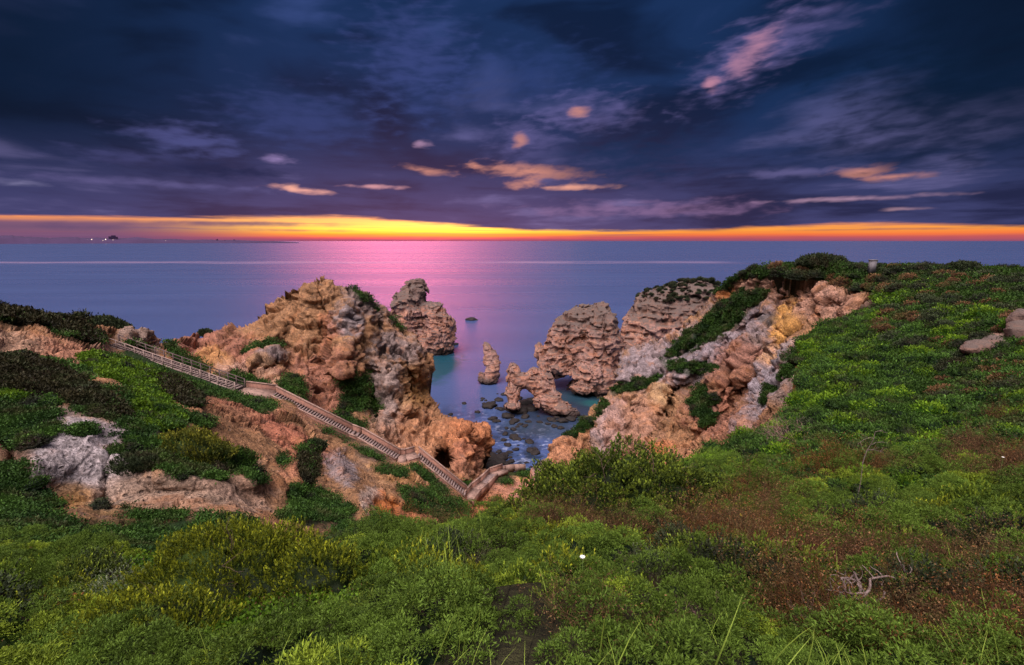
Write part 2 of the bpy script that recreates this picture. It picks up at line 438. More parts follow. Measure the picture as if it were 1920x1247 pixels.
def build_layer(name, poly, ctrl, feats, step, rough, base, blobs, mat, skirt=True, soft=.35, strata=1.0, big=1.0):
    L = Layer(); L.tps = TPS(ctrl); L.feats = feats
    xs = np.array([p[0] for p in poly]); ys = np.array([p[1] for p in poly])
    gx, gy = np.meshgrid(np.arange(xs.min(), xs.max() + step, step), np.arange(ys.min(), ys.max() + step, step))
    wx = 3.0 * perlin(np.stack([gx / 26, gy / 26, 0 * gx + 3], -1)) + 2.2 * perlin(np.stack([gx / 8, gy / 8, 0 * gx + 8], -1))
    wy = 3.0 * perlin(np.stack([gx / 26, gy / 26, 0 * gx + 13], -1)) + 2.2 * perlin(np.stack([gx / 8, gy / 8, 0 * gx + 18], -1))
    ins = in_poly(gx + wx, gy + wy, poly)
    def depth(px, py):
        Y = L.tps(px, py)
        for f in feats:
            if f[0] == 'r': r = seg_dist(px, py, f[1]) / f[2]; Y = Y - f[3] * np.exp(-r * r * 1.4)
            elif f[0] == 'e': r = ell(px, py, f[1]); Y = Y - f[2] * sstep(1.0 + (f[3] if len(f) > 3 else .5), 1.0 - (f[3] if len(f) > 3 else .5), r)
        return Y
    L.depth = depth
    Y = depth(gx, gy); P = W(gx, gy, Y)
    ny, nx = gx.shape
    def normals(P):
        a = np.gradient(P, axis=1); b = np.gradient(P, axis=0); n = np.cross(b, a)
        return n / (np.linalg.norm(n, axis=-1, keepdims=True) + 1e-9)
    N = normals(P); V0 = np.array([0, 0, H]) - P; V0 /= np.linalg.norm(V0, axis=-1, keepdims=True)
    N = np.where((N * V0).sum(-1, keepdims=True) < 0, -N, N)
    Nd = N * .6 + V0 * .4; Nd /= np.linalg.norm(Nd, axis=-1, keepdims=True)
    flat = P.reshape(-1, 3)
    c, veg = paint(gx.ravel(), gy.ravel(), flat, base, blobs)
    R = rough(gx, gy) if callable(rough) else rough
    k = np.asarray(R * np.ones_like(gx)).ravel() * (1 - (1 - soft) * veg)
    idx = np.flatnonzero(ins.ravel() | np.roll(ins, 1, 0).ravel() | np.roll(ins, -1, 0).ravel())
    disp = np.zeros(len(flat)); disp[idx] = rock_noise(flat[idx], strata, big)
    L.veg = veg.reshape(ny, nx); L.gx, L.gy = gx, gy
    flat2 = flat + Nd.reshape(-1, 3) * (disp * k)[:, None]
    quad = ins[:-1, :-1] & ins[1:, :-1] & ins[:-1, 1:] & ins[1:, 1:]
    i, j = np.nonzero(quad); a = i * nx + j
    Q = np.stack([a, a + nx, a + nx + 1, a + 1], 1)
    used = np.zeros(ny * nx, bool); used[Q.ravel()] = True
    remap = -np.ones(ny * nx, int); remap[used] = np.arange(used.sum())
    V = flat2[used]; C = np.c_[c, veg][used]; Q = remap[Q]
    L.P = flat2.reshape(ny, nx, 3); L.ok = used.reshape(ny, nx); L.N = N
    if skirt:                                 # the land goes on behind its skyline: roll it over and down to the sea
        e = np.concatenate([Q[:, [0, 1]], Q[:, [1, 2]], Q[:, [2, 3]], Q[:, [3, 0]]])
        key = e[:, 0].astype(np.int64) * 10**7 + e[:, 1]; rk = e[:, 1].astype(np.int64) * 10**7 + e[:, 0]
        be = e[~np.isin(key, rk)]
        bv = np.unique(be); ring = {}
        base_i = bv; prev = {v: v for v in bv}
        hd = V[bv].copy(); hd[:, 2] = 0; hd /= np.linalg.norm(hd, axis=1)[:, None]
        z0 = V[bv][:, 2]
        for s, dz in ((.7, .25), (2.0, 1.2), (4.5, 4.2), (8.0, 9.0), (12., 16.), (16., 26.), (20., 42.)):
            nvp = V[bv] * 1.0
            ctr = V[bv].mean(0); inw = ctr - V[bv]; inw[:, 2] = 0; inw = unit3(inw)
            nvp = nvp + hd * s + inw * s * .5; nvp[:, 2] = z0 - dz
            start = len(V); 
            new = {v: start + q for q, v in enumerate(bv)}
            ea = np.array([[new[x] for x in be[:, 0]], [new[x] for x in be[:, 1]]]).T
            pa = np.array([[prev[x] for x in be[:, 0]], [prev[x] for x in be[:, 1]]]).T
            V = np.vstack([V, nvp]); C = np.vstack([C, np.c_[C[bv][:, :3], C[bv][:, 3]]])
            Q = np.vstack([Q, np.c_[pa[:, 1], pa[:, 0], ea[:, 0], ea[:, 1]]]); prev = new
    L.obj = mesh_np(name, V, Q, mat=mat, smooth=False, col=C)
    print(name, len(V), round(time.time() - T0, 1))
    return L
def strip(L, n, weight=None, cond=None, rg=rng):
    """n random spots on a layer, evenly spread over what one sees of it"""
    w = L.ok.astype(float)
    if weight is not None: w = w * weight(L.gx, L.gy)
    w = w.ravel(); w /= w.sum(); i = rg.choice(len(w), n, p=w)
    return L.P.reshape(-1, 3)[i], L.gx.ravel()[i], L.gy.ravel()[i]

M_T = mat_terrain(); M_S = mat_stack()

# ---- valley, left slope and the big pointed headland with the stair between them
FG_poly = [(-260, 545), (-100, 560), (0, 583), (60, 594), (120, 600), (165, 613), (200, 622), (235, 619), (262, 622), (282, 632), (300, 642), (335, 634), (372, 628), (400, 628),
 (436, 612), (470, 601), (500, 580), (530, 560), (560, 540), (585, 524), (605, 519), (628, 527), (655, 537), (690, 550), (715, 572), (738, 592), (758, 612), (780, 628), (795, 645), (806, 662),
 (813, 690), (808, 712), (800, 728), (806, 752), (822, 770), (842, 785), (868, 782), (890, 788), (908, 800), (921, 828), (918, 848), (908, 862), (901, 880), (930, 886), (960, 884), (1005, 884), (1040, 884), (1075, 900), (1110, 960), (1010, 1080), (850, 1110), (650, 1160), (-260, 1220)]
FG_ctrl = [(-260, 560, 44), (-260, 700, 30), (-260, 900, 16), (-260, 1150, 8), (0, 583, 50), (60, 594, 53), (120, 602, 56), (200, 622, 62), (250, 624, 64), (285, 640, 68), (0, 650, 38), (100, 650, 43), (200, 665, 50),
 (215, 652, 58), (310, 684, 57), (405, 718, 56), (455, 738, 55), (515, 744, 55.5), (665, 820, 55), (745, 864, 54), (785, 860, 55.2), (878, 938, 54.6), (910, 905, 60), (935, 890, 63), (985, 886, 66), (1050, 890, 66),
 (960, 912, 61.5), (900, 945, 56), (890, 968, 51), (1040, 930, 57),
 (0, 690, 31), (100, 720, 31), (200, 700, 37), (300, 735, 39), (380, 755, 38), (60, 770, 25), (130, 775, 25), (200, 800, 25), (300, 800, 27), (400, 830, 29), (480, 860, 31), (60, 900, 19.5), (100, 950, 18.5), (180, 980, 17.5), (300, 985, 18.5), (400, 960, 20.5), (500, 960, 23), (0, 850, 21), (0, 940, 17.5),
 (450, 770, 44), (550, 800, 46), (620, 850, 44), (690, 870, 45), (560, 870, 35), (620, 930, 31), (700, 960, 29), (680, 910, 36), (760, 900, 44), (830, 940, 46), (760, 960, 34), (820, 985, 37), (860, 960, 48), (760, 1010, 27), (900, 1000, 40), (600, 1010, 22), (400, 1050, 15), (100, 1050, 11), (100, 1200, 7),(700, 1100, 16), (1000, 1060, 35),
 (335, 636, 72), (400, 630, 78), (470, 603, 80), (530, 562, 80), (605, 522, 80), (655, 540, 82), (690, 553, 84), (738, 594, 88), (780, 630, 91), (806, 664, 92), (810, 690, 91), (802, 728, 88), (822, 772, 80), (845, 788, 76), (905, 800, 74), (918, 830, 72.5), (903, 875, 69),
 (360, 680, 66), (430, 690, 63), (480, 655, 69), (540, 650, 70), (560, 700, 64), (600, 600, 75), (600, 780, 57.5), (650, 720, 64), (700, 620, 80), (700, 800, 60), (760, 700, 78), (760, 790, 66), (740, 850, 57.5), (800, 830, 64), (850, 800, 68), (840, 855, 62), (880, 830, 68), (880, 885, 62), (830, 890, 58), (920, 872, 71)]
FG_feats = [('r', [(650, 592), (652, 640), (640, 690)], 26, 4.5), ('r', [(690, 630), (730, 690), (752, 760)], 22, 3.0), ('r', [(738, 598), (775, 650), (790, 700)], 18, 2.5),
 ('r', [(700, 560), (712, 620), (716, 668)], 9, -3), ('r', [(610, 640), (600, 700), (585, 760)], 22, -2.5), ('r', [(690, 700), (705, 780)], 16, -3.5), ('r', [(760, 680), (768, 745), (800, 770)], 9, -3.5),
 ('r', [(590, 535), (540, 610), (500, 640)], 20, 1.6), ('r', [(560, 570), (530, 640), (545, 700)], 14, -1.6), ('r', [(770, 640), (800, 720)], 14, 2),
 ('r', [(480, 680), (530, 664)], 14, 2.2), ('e', (836, 856, 21, 24, -8), -6.5, .16), ('e', (872, 868, 24, 33, 0), 2.6, .45), ('r', [(780, 800), (820, 815)], 18, 1.6), ('e', (885, 815, 22, 16), 1.8, .5),
 ('r', [(70, 860), (240, 880)], 60, .9), ('r', [(205, 850), (195, 930)], 9, -.5), ('r', [(300, 890), (420, 905), (520, 900)], 26, 1.2), ('e', (250, 636, 30, 15), 2.2, .4), ('r', [(400, 850), (480, 900)], 22, 1.0), ('r', [(640, 880), (690, 960)], 20, 2.6), ('e', (735, 968, 46, 26, 30), -1.8, .3),
 ('r', [(545, 870), (560, 905)], 14, 1.4), ('r', [(590, 850), (580, 920)], 10, -1.6), ('r', [(300, 650), (390, 690)], 12, -1.0), ('r', [(20, 830), (40, 930)], 16, -2.2), ('r', [(380, 660), (420, 700)], 12, 1.5), ('r', [(430, 640), (400, 690)], 9, -1.2)]
FGb = [  # x, y, rx, ry, rot, colour, amount, plants
 (600, 590, 150, 90, 35, TAN, .6, 0), (420, 660, 90, 45, 10, PINK, .8, 0), (360, 660, 60, 30, 10, PINK, .8, 0), (400, 675, 34, 26, 0, OCHRE, .65, 0), (470, 700, 60, 20, 10, PATH, .5, 0), (690, 570, 60, 22, 35, GREY, .6, 0), (655, 605, 26, 34, 0, GREY, .8, 0),
 (745, 650, 45, 28, 30, GREY, .65, 0), (600, 720, 75, 70, 30, PINK, .75, 0), (720, 740, 34, 90, -10, PALE, .8, 0), (775, 735, 26, 45, 0, OCHRE, .6, 0), (735, 850, 60, 50, 0, PALE, .35, 0), (800, 830, 90, 60, 10, (.52, .25, .13), .75, 0), (880, 820, 50, 45, 0, (.55, .22, .10), .85, 0), (872, 870, 30, 34, 0, PINK, .5, 0), (620, 620, 22, 30, 0, RED, .55, 0),
 (510, 670, 30, 12, -15, GREY, .7, 0), (497, 682, 26, 9, 0, OCHRE, .5, 0), (470, 780, 120, 26, 26, (.47, .19, .12), .9, 0), (560, 830, 90, 26, 28, (.45, .17, .10), .85, 0), (440, 810, 60, 40, 30, TAN, .6, 0), (640, 880, 40, 26, 40, GREY, .8, 0), (700, 945, 22, 34, -30, (.62, .48, .40), .95, 0), (742, 965, 55, 26, 32, (.62, .20, .05), .95, 0), (790, 990, 60, 26, 30, (.50, .20, .10), .8, 0), (750, 890, 60, 22, 15, OCHRE, .5, 0), (820, 900, 45, 16, 15, (.5, .3, .22), .5, 0),
 (150, 855, 115, 80, 10, (.50, .44, .44), 1.0, 0), (250, 820, 90, 28, 5, (.42, .36, .38), .8, 0), (130, 930, 50, 26, 0, OCHRE, .7, 0), (330, 930, 150, 40, 5, (.38, .27, .20), .9, 0), (440, 900, 90, 40, 20, (.46, .30, .22), .6, 0), (20, 850, 40, 50, 0, (.30, .17, .11), .8, 0), (100, 660, 130, 26, 12, (.50, .24, .15), .9, 0), (20, 640, 60, 22, 5, (.42, .27, .18), .8, 0), (210, 680, 50, 22, 40, (.40, .24, .18), .8, 0), (250, 634, 34, 15, 0, (.30, .22, .18), .9, 0), (540, 880, 22, 22, 0, (.62, .27, .16), .8, 0),
 (960, 915, 95, 40, -12, SAND, 1, 0), (900, 960, 34, 26, -30, (.55, .2, .09), .9, 0), (985, 893, 22, 9, 0, (.62, .33, .15), .8, 0),
 ('line', [(285, 645), (290, 675)], 9, PATH, .9, 0), ('line', [(455, 735), (440, 700), (410, 690)], 9, PATH, .6, 0),
 # plants
 (50, 600, 90, 16, 8, VBR, .95, 1), (130, 625, 60, 12, 22, VD, .9, 1), (60, 720, 110, 40, 12, VBR, .95, 1), (160, 740, 120, 34, 25, VBR, .9, 1), (240, 700, 80, 22, 18, VB, 1, 1), (270, 740, 60, 30, 50, VB, 1, 1), (300, 790, 50, 28, 10, VB, .9, 1), (330, 735, 60, 20, 30, VD, .95, 1),
 (40, 790, 60, 50, 0, VG, 1, 1), (10, 760, 50, 60, 0, VG, 1, 1), (0, 960, 80, 90, 0, VG, 1, 1), (120, 1060, 220, 90, 0, VG, 1, 1), (330, 1010, 160, 40, 0, VG, 1, 1), (330, 850, 110, 38, 15, VD, .95, 1), (155, 812, 24, 9, 0, VG, .8, 1),
 ('line', [(245, 660), (330, 705), (430, 735), (500, 765)], 17, VG, 1, 1), ('line', [(320, 655), (340, 680), (380, 695)], 11, VG, 1, 1), (450, 715, 50, 12, 5, VD, .95, 1), (490, 655, 38, 9, -15, VG, .9, 1), (545, 725, 22, 28, 0, VD, .8, 1), (555, 750, 20, 12, 0, VG, .7, 1), (430, 715, 24, 12, 0, VG, .9, 1),
 (640, 800, 44, 26, 20, VD, .8, 1), (665, 740, 26, 46, -15, VD, .75, 1), (700, 755, 14, 34, -10, VG, .8, 1), (580, 860, 18, 34, 0, VBR, .9, 1), (575, 845, 16, 8, 0, VG, .9, 1), (530, 870, 16, 24, -30, VG, .6, 1),
 (700, 850, 40, 12, 20, VD, .7, 1), (740, 885, 34, 10, 10, VD, .8, 1), ('line', [(780, 880), (830, 920)], 11, VG, .9, 1), (810, 945, 60, 26, 12, VG, 1, 1), (840, 965, 34, 20, 20, VG, 1, 1), (850, 905, 30, 12, 20, VD, .8, 1), (690, 565, 40, 7, 40, VD, .8, 1), (745, 605, 24, 6, 45, VD, .7, 1),
 (945, 900, 20, 9, 0, VG, .95, 1), (965, 888, 40, 6, 0, VG, .95, 1), (930, 940, 10, 12, 0, VD, .6, 1), (600, 960, 70, 34, 10, VD, .95, 1), (560, 935, 30, 20, 0, VG, .8, 1), (700, 1010, 90, 40, 0, VD, .95, 1), (850, 1010, 90, 26, 0, VD, 1, 1), (380, 795, 26, 10, 20, VD, .7, 1), (480, 900, 26, 12, 20, VD, .6, 1), (250, 845, 40, 10, 0, VG, .7, 1)]
def FG_rough(x, y):
    r = .26 + .74 * sstep(26, 70, L_ctr(x, y))
    near_stair = seg_dist(x, y, [(215, 652), (405, 718), (515, 744), (665, 820), (745, 864), (785, 860), (878, 938), (915, 900), (950, 888)])
    r = r * (.12 + .88 * sstep(8, 34, near_stair))
    r = r * (.10 + .9 * sstep(.9, 1.3, ell(x, y, (960, 918, 80, 36, -10))))
    r = r * np.where((y > 985) & (y > 0), .6, 1)
    return r
L_ctr = TPS(FG_ctrl)
GRAIN = (unit3(W(640, 780, 57) - W(605, 540, 80)), .3)
FG = build_layer('valley_and_headland', FG_poly, FG_ctrl, FG_feats, 2.0, FG_rough, TAN, FGb, M_T)

# ---- steep cliff of the right headland
H_poly = [(1338, 556), (1360, 535), (1385, 516), (1410, 504), (1470, 500), (1540, 492), (1600, 498), (1700, 506), (1740, 560), (1680, 640), (1600, 720), (1600, 800), (1500, 860), (1440, 900), (1300, 940), (1150, 960), (1010, 940), (1012, 900), (1018, 870), (1030, 838), (1060, 818),
 (1085, 800), (1100, 772), (1118, 752), (1146, 735), (1154, 700), (1166, 664), (1195, 652), (1232, 640), (1262, 614), (1290, 590), (1318, 574)]
H_ctrl = [(1338, 558, 88), (1385, 518, 80), (1410, 506, 76), (1470, 502, 71), (1540, 494, 68), (1600, 500, 64), (1700, 508, 60), (1262, 616, 90), (1195, 655, 92), (1166, 668, 92), (1154, 705, 88), (1146, 738, 84), (1118, 755, 79), (1085, 802, 72), (1030, 840, 67), (1018, 872, 65), (1012, 900, 64), (1010, 940, 60), (1740, 560, 52),
 (1300, 640, 80), (1400, 570, 74), (1400, 620, 69), (1300, 700, 72), (1230, 720, 78), (1180, 780, 70), (1230, 800, 64), (1130, 840, 63), (1080, 860, 62), (1150, 890, 56), (1200, 860, 56), (1300, 780, 62), (1300, 850, 50), (1400, 700, 58), (1380, 780, 51), (1450, 760, 47), (1500, 650, 54), (1500, 700, 47), (1500, 790, 36), (1480, 600, 64), (1560, 550, 63), (1600, 620, 50), (1600, 760, 38), (1420, 840, 41), (1300, 920, 38), (1150, 960, 42)]
H_feats = [('r', [(1195, 665), (1175, 705)], 18, 3.5), ('r', [(1215, 700), (1170, 760), (1120, 850)], 20, 3.5), ('r', [(1280, 730), (1235, 800), (1215, 860)], 16, -4), ('r', [(1270, 690), (1300, 760), (1275, 840)], 18, 2.5), ('r', [(1390, 560), (1250, 660), (1180, 740)], 16, 2.5), ('r', [(1430, 590), (1310, 690), (1235, 790), (1215, 850)], 11, -4.5), ('r', [(1470, 590), (1370, 690), (1300, 790)], 13, 3.5),
 ('r', [(1530, 590), (1430, 680), (1350, 790), (1290, 850)], 13, -5.5), ('r', [(1560, 560), (1480, 620)], 9, 2), ('r', [(1350, 600), (1280, 670)], 8, -2.5), ('r', [(1200, 760), (1165, 850)], 7, -3), ('r', [(1420, 720), (1340, 830)], 8, 2.5), ('r', [(1260, 790), (1240, 850)], 7, 2),
 ('r', [(1500, 660), (1440, 730), (1400, 800)], 24, 4.0), ('r', [(1440, 590), (1360, 660), (1290, 690)], 20, 2.2), ('r', [(1480, 560), (1440, 650)], 16, -2), ('r', [(1060, 830), (1050, 890)], 16, 2.5), ('r', [(1108, 800), (1100, 880)], 9, -3.5), ('r', [(1520, 545), (1600, 570)], 20, 2), ('e', (1235, 745, 34, 16, 15), .9, .6), ('e', (1230, 772, 26, 9, 10), -2.5, .3), ('e', (1480, 770, 14, 30, 40), -2, .4),
 ('e', (1250, 868, 26, 12, 0), -2.5, .4), ('e', (1150, 660, 8, 60), 0, .5)]
Hb = [(1480, 540, 130, 40, -5, (.38, .22, .16), .8, 0), (1550, 580, 90, 34, 10, (.44, .25, .18), .85, 0), (1360, 545, 14, 22, 20, ORANGE, .8, 0), (1350, 640, 110, 60, -30, (.30, .26, .29), .9, 0), (1240, 690, 90, 50, 0, (.31, .26, .28), .85, 0), (1400, 660, 60, 26, -40, (.25, .19, .18), .6, 0), (1465, 620, 20, 60, 28, (.62, .33, .10), .95, 0), (1440, 680, 16, 40, 35, (.56, .31, .13), .8, 0), (1532, 588, 12, 12, 0, ORANGE, .7, 0),
 (1390, 700, 60, 60, 30, (.36, .16, .10), .75, 0), (1340, 780, 60, 50, 20, (.38, .16, .10), .85, 0), (1400, 800, 60, 50, -30, (.40, .20, .13), .75, 0), (1450, 720, 34, 80, 35, (.33, .31, .35), .85, 0), (1500, 720, 26, 60, 30, (.44, .34, .31), .7, 0), (1240, 740, 34, 18, 15, (.58, .37, .19), .85, 0), (1140, 810, 26, 70, 12, (.38, .33, .36), .85, 0), (1180, 800, 60, 60, 0, (.50, .28, .20), .7, 0), (1060, 860, 46, 60, 0, (.50, .24, .13), .9, 0), (1240, 860, 40, 26, 0, (.60, .22, .08), .85, 0), (1180, 880, 60, 40, 0, (.48, .25, .17), .6, 0), (1290, 860, 60, 26, -20, (.50, .24, .13), .7, 0), (1195, 690, 34, 30, 0, (.33, .27, .28), .8, 0),
 (1350, 600, 80, 24, -38, VG, 1, 1), (1290, 640, 60, 12, -40, VD, .8, 1), (1400, 565, 44, 14, -20, VG, .8, 1), (1300, 690, 60, 14, 5, VG, .7, 1), (1320, 760, 26, 40, 0, (.07, .05, .045), .85, 1), (1318, 775, 12, 14, 0, VG, .7, 1), (1190, 725, 50, 10, -20, VG, .8, 1), (1125, 765, 16, 9, -30, VG, .8, 1), (1090, 798, 30, 10, -25, VB, 1, 1), (1070, 812, 34, 9, -20, VD, .8, 1), (1440, 745, 14, 20, 20, VG, .9, 1), (1480, 500, 130, 20, -4, VD, .95, 1), (1370, 525, 34, 12, -40, VD, .9, 1), (1480, 690, 10, 30, 30, VG, .7, 1), (1440, 600, 20, 10, 0, VD, .5, 1)]
GRAIN = (unit3(W(1120, 830, 63) - W(1520, 590, 66)), .72)
HL = build_layer('right_headland_cliff', H_poly, H_ctrl, [(f[0], f[1], f[2] * (.65 if f[0] == 'e' else 1), *([f[3] * .7] if f[0] == 'r' else f[3:])) for f in H_feats], 2.0, lambda x, y: 1.15 - .95 * sstep(1540, 1600, x) * (y < 545), TAN, Hb, M_T)

GRAIN = None
# ---- near slope: from the viewpoint to the crest of the right headland
I_poly = [(1392, 512), (1420, 503), (1470, 497), (1510, 494), (1540, 489), (1590, 494), (1620, 499), (1700, 502), (1790, 506), (1850, 508), (1920, 512), (2300, 524), (2300, 1500), (-300, 1500), (-300, 1000), (-60, 1010), (0, 1015), (120, 1040), (260, 1050), (400, 1060), (520, 1045), (640, 1025), (740, 1018), (820, 1006), (880, 996), (905, 986), (950, 966), (1000, 938), (1060, 905), (1150, 884), (1250, 884), (1300, 862), (1360, 838), (1440, 806), (1500, 772),
 (1500, 745), (1512, 705), (1498, 660), (1540, 620), (1600, 592), (1618, 570), (1590, 550), (1540, 530), (1480, 521), (1420, 519)]
I_ctrl = [(1392, 514, 79), (1420, 505, 75), (1480, 498, 70), (1540, 491, 67), (1600, 497, 63), (1700, 504, 59), (1790, 508, 56), (1920, 514, 52), (2300, 526, 44), (1420, 530, 74), (1540, 545, 63), (1618, 570, 54), (1540, 620, 44), (1498, 660, 39), (1512, 705, 31), (1500, 745, 27), (1500, 775, 24.5), (1440, 808, 23), (1360, 840, 22), (1300, 864, 21.5), (1250, 886, 21), (1150, 884, 23), (1060, 895, 24), (1000, 917, 21), (950, 947, 17), (905, 970, 14.5), (880, 987, 12.5), (820, 1005, 11), (740, 1020, 10.3), (640, 1027, 10.5), (520, 1047, 10.5), (400, 1062, 10.5), (120, 1042, 12), (0, 1017, 13), (-300, 1000, 12),
 (1700, 560, 46), (1920, 600, 30), (2300, 650, 20), (1650, 640, 35), (1800, 700, 24), (1600, 720, 25), (1920, 800, 15), (1700, 800, 18), (1600, 800, 18.5), (1600, 880, 13.5), (1450, 860, 17.5), (1350, 920, 14), (1600, 950, 10), (1800, 900, 11.5), (1920, 1000, 7.2), (2300, 1000, 5.5), (1920, 1247, 3.3), (1700, 1100, 5.4), (1500, 1020, 7.6), (1400, 1100, 5.6), (1500, 1247, 3.4), (1150, 1000, 9.2), (960, 1050, 7.2), (960, 1100, 5.5), (960, 1247, 3.2), (700, 1100, 6.2), (500, 1130, 5.8), (500, 1247, 3.5), (300, 1150, 6.2), (200, 1247, 4.0), (0, 1150, 6.5), (0, 1247, 4.4), (-300, 1247, 3.4), (-300, 1500, 1.9), (960, 1500, 1.7), (2300, 1500, 1.6), (1200, 1100, 5.5), (1150, 940, 14.5), (100, 1090, 9.2)]
Ib = [(1000, 1000, 3000, 3000, 0, (.030, .030, .012), 1, 1), (1350, 880, 110, 26, -8, VB, 1, 1), (1450, 850, 90, 26, -10, VG, .9, 1), (1570, 620, 60, 26, -20, VB, .8, 1), (1700, 550, 60, 20, -10, VB, .7, 1), (1780, 810, 170, 26, -12, VB, .8, 1), (1560, 690, 60, 60, 0, VB, .5, 1), (1650, 700, 150, 60, -5, VG, 1, 1), (1800, 620, 140, 40, 0, VG, .9, 1), (1730, 590, 80, 22, -20, VBR, .8, 1), (1810, 530, 120, 12, 0, VBR, .7, 1), (1600, 905, 60, 20, 0, VBR, .7, 1), (1880, 830, 50, 26, 0, VBR, .8, 1), (1440, 960, 80, 20, 0, VBR, .6, 1), (1500, 535, 90, 12, 0, (.3, .2, .15), .7, 0), (1590, 560, 40, 14, 10, (.42, .25, .19), .9, 0), (1850, 641, 40, 11, -12, (.40, .26, .22), .9, 0), (1700, 555, 24, 7, 0, (.34, .26, .24), .8, 0), (1500, 668, 22, 8, 0, OCHRE, .6, 0)]
IL = build_layer('near_slope', I_poly, I_ctrl, [('r', [(1000, 912), (1150, 884), (1260, 892)], 30, -.3)], 3.0, lambda x, y: .05 + .32 * sstep(15, 40, TPS(I_ctrl)(x, y)), EARTH, Ib, M_T, soft=.6, strata=.4)
for L, lab in ((FG, 'valley'), (HL, 'cliff'), (IL, 'slope')): L.obj['kind'] = 'structure'
FG.obj.name = 'left_slope_and_headland'; HL.obj.name = 'right_cliff'; IL.obj.name = 'near_hillside'
# ------------------------------------------------------------------ free-standing rocks: solid bodies meshed from a distance field
def surface_nets(V, org, h):
    s = V < 0; nx, ny, nz = V.shape; cx = (slice(0, -1), slice(1, None))
    corners = [(a, b, c) for a in (0, 1) for b in (0, 1) for c in (0, 1)]
    def cor(A, k): return A[cx[k[0]], cx[k[1]], cx[k[2]]]
    cnt = sum(cor(s, k).astype(np.int8) for k in corners); act = (cnt > 0) & (cnt < 8)
    acc = np.zeros(act.shape + (3,), np.float32); n = np.zeros(act.shape, np.float32)
    for a in corners:
        for ax in range(3):
            if a[ax] == 0:
                b = list(a); b[ax] = 1; b = tuple(b)
                va, vb = cor(V, a), cor(V, b); m = (va < 0) != (vb < 0)
                t = np.where(m, va / np.where(m, va - vb, 1), 0)
                for q in range(3): acc[..., q] += np.where(m, a[q] + (t if q == ax else 0), 0)
                n += m
    idx = -np.ones(act.shape, int); I = np.argwhere(act); idx[act] = np.arange(len(I))
    P = (acc[act] / n[act][:, None] + I) * h + org
    Q = []
    for ax in range(3):
        o = [0, 1, 2]; o.remove(ax); u, v = o
        sl0 = [slice(1, -1)] * 3; sl0[ax] = slice(0, -1); sl1 = list(sl0); sl1[ax] = slice(1, None)
        a, b = s[tuple(sl0)], s[tuple(sl1)]; ed = np.argwhere(a != b); flip = a[tuple(ed.T)]
        e = ed.copy(); e[:, u] += 1; e[:, v] += 1
        def g(du, dv):
            f = e.copy(); f[:, u] -= du; f[:, v] -= dv; return idx[tuple(f.T)]
        q = np.stack([g(1, 1), g(0, 1), g(0, 0), g(1, 0)], 1)
        if ax == 1: flip = ~flip
        q = np.where(flip[:, None], q, q[:, ::-1]); Q.append(q)
    Q = np.concatenate(Q); return P, Q[(Q >= 0).all(1)]
def smin(a, b, k): h = np.clip(.5 + .5 * (b - a) / k, 0, 1); return b * (1 - h) + a * h - k * h * (1 - h)
def rock_body(name, prims, h, noise=1.0, mat=None, strata=1.0, k=1.2, big=1.0, parent=None):
    """prims: (+1/-1, px, py, Y, rx, ry, rz) ellipsoids centred on surveyed points"""
    cen = [(s, W(px, py, Y) if py is not None else None, np.array([rx, ry, rz])) for s, px, py, Y, rx, ry, rz in prims]
    lo = np.min([c - r for s, c, r in cen if s > 0], 0) - 2.5; hi = np.max([c + r for s, c, r in cen if s > 0], 0) + 2.5; lo[2] = max(lo[2], -2.0)
    n = np.ceil((hi - lo) / h).astype(int) + 1
    X = np.stack(np.meshgrid(*[lo[i] + h * np.arange(n[i]) for i in range(3)], indexing='ij'), -1).astype(np.float32)
    d = None
    for s, c, r in cen:
        q = (X - c) / r; L = np.sqrt((q * q).sum(-1)) + 1e-6; e = L * (L - 1) / (np.sqrt(((q / r) ** 2).sum(-1)) + 1e-6)
        if s > 0: d = e if d is None else smin(d, e, k)
        else: d = -smin(-d, e, .8)
    band = (d > -1.4 * noise - .3) & (d < 2.9 * noise + .3)
    dn = rock_noise(X[band].astype(np.float64) + 31, strata, big) * noise
    d[band] -= dn; d[0] = d[-1] = 5; d[:, 0] = d[:, -1] = 5; d[:, :, -1] = 5; d[:, :, 0] = 5
    P, Q = surface_nets(d, lo, h)
    o = mesh_np(name, P, Q, mat=mat or M_S, parent=parent, col=np.ones((len(P), 3)))
    print(name, len(P), round(time.time() - T0, 1)); return o
# pointed stack far out (two peaks)
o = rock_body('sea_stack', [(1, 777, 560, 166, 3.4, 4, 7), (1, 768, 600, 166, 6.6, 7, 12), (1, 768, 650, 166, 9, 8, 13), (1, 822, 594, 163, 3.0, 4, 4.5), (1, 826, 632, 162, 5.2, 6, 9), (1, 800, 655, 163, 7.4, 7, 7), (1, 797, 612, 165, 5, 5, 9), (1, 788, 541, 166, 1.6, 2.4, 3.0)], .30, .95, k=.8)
tag(o, 'tall pointed sea stack with a lower second peak on its right, behind the big headland', 'sea stack')
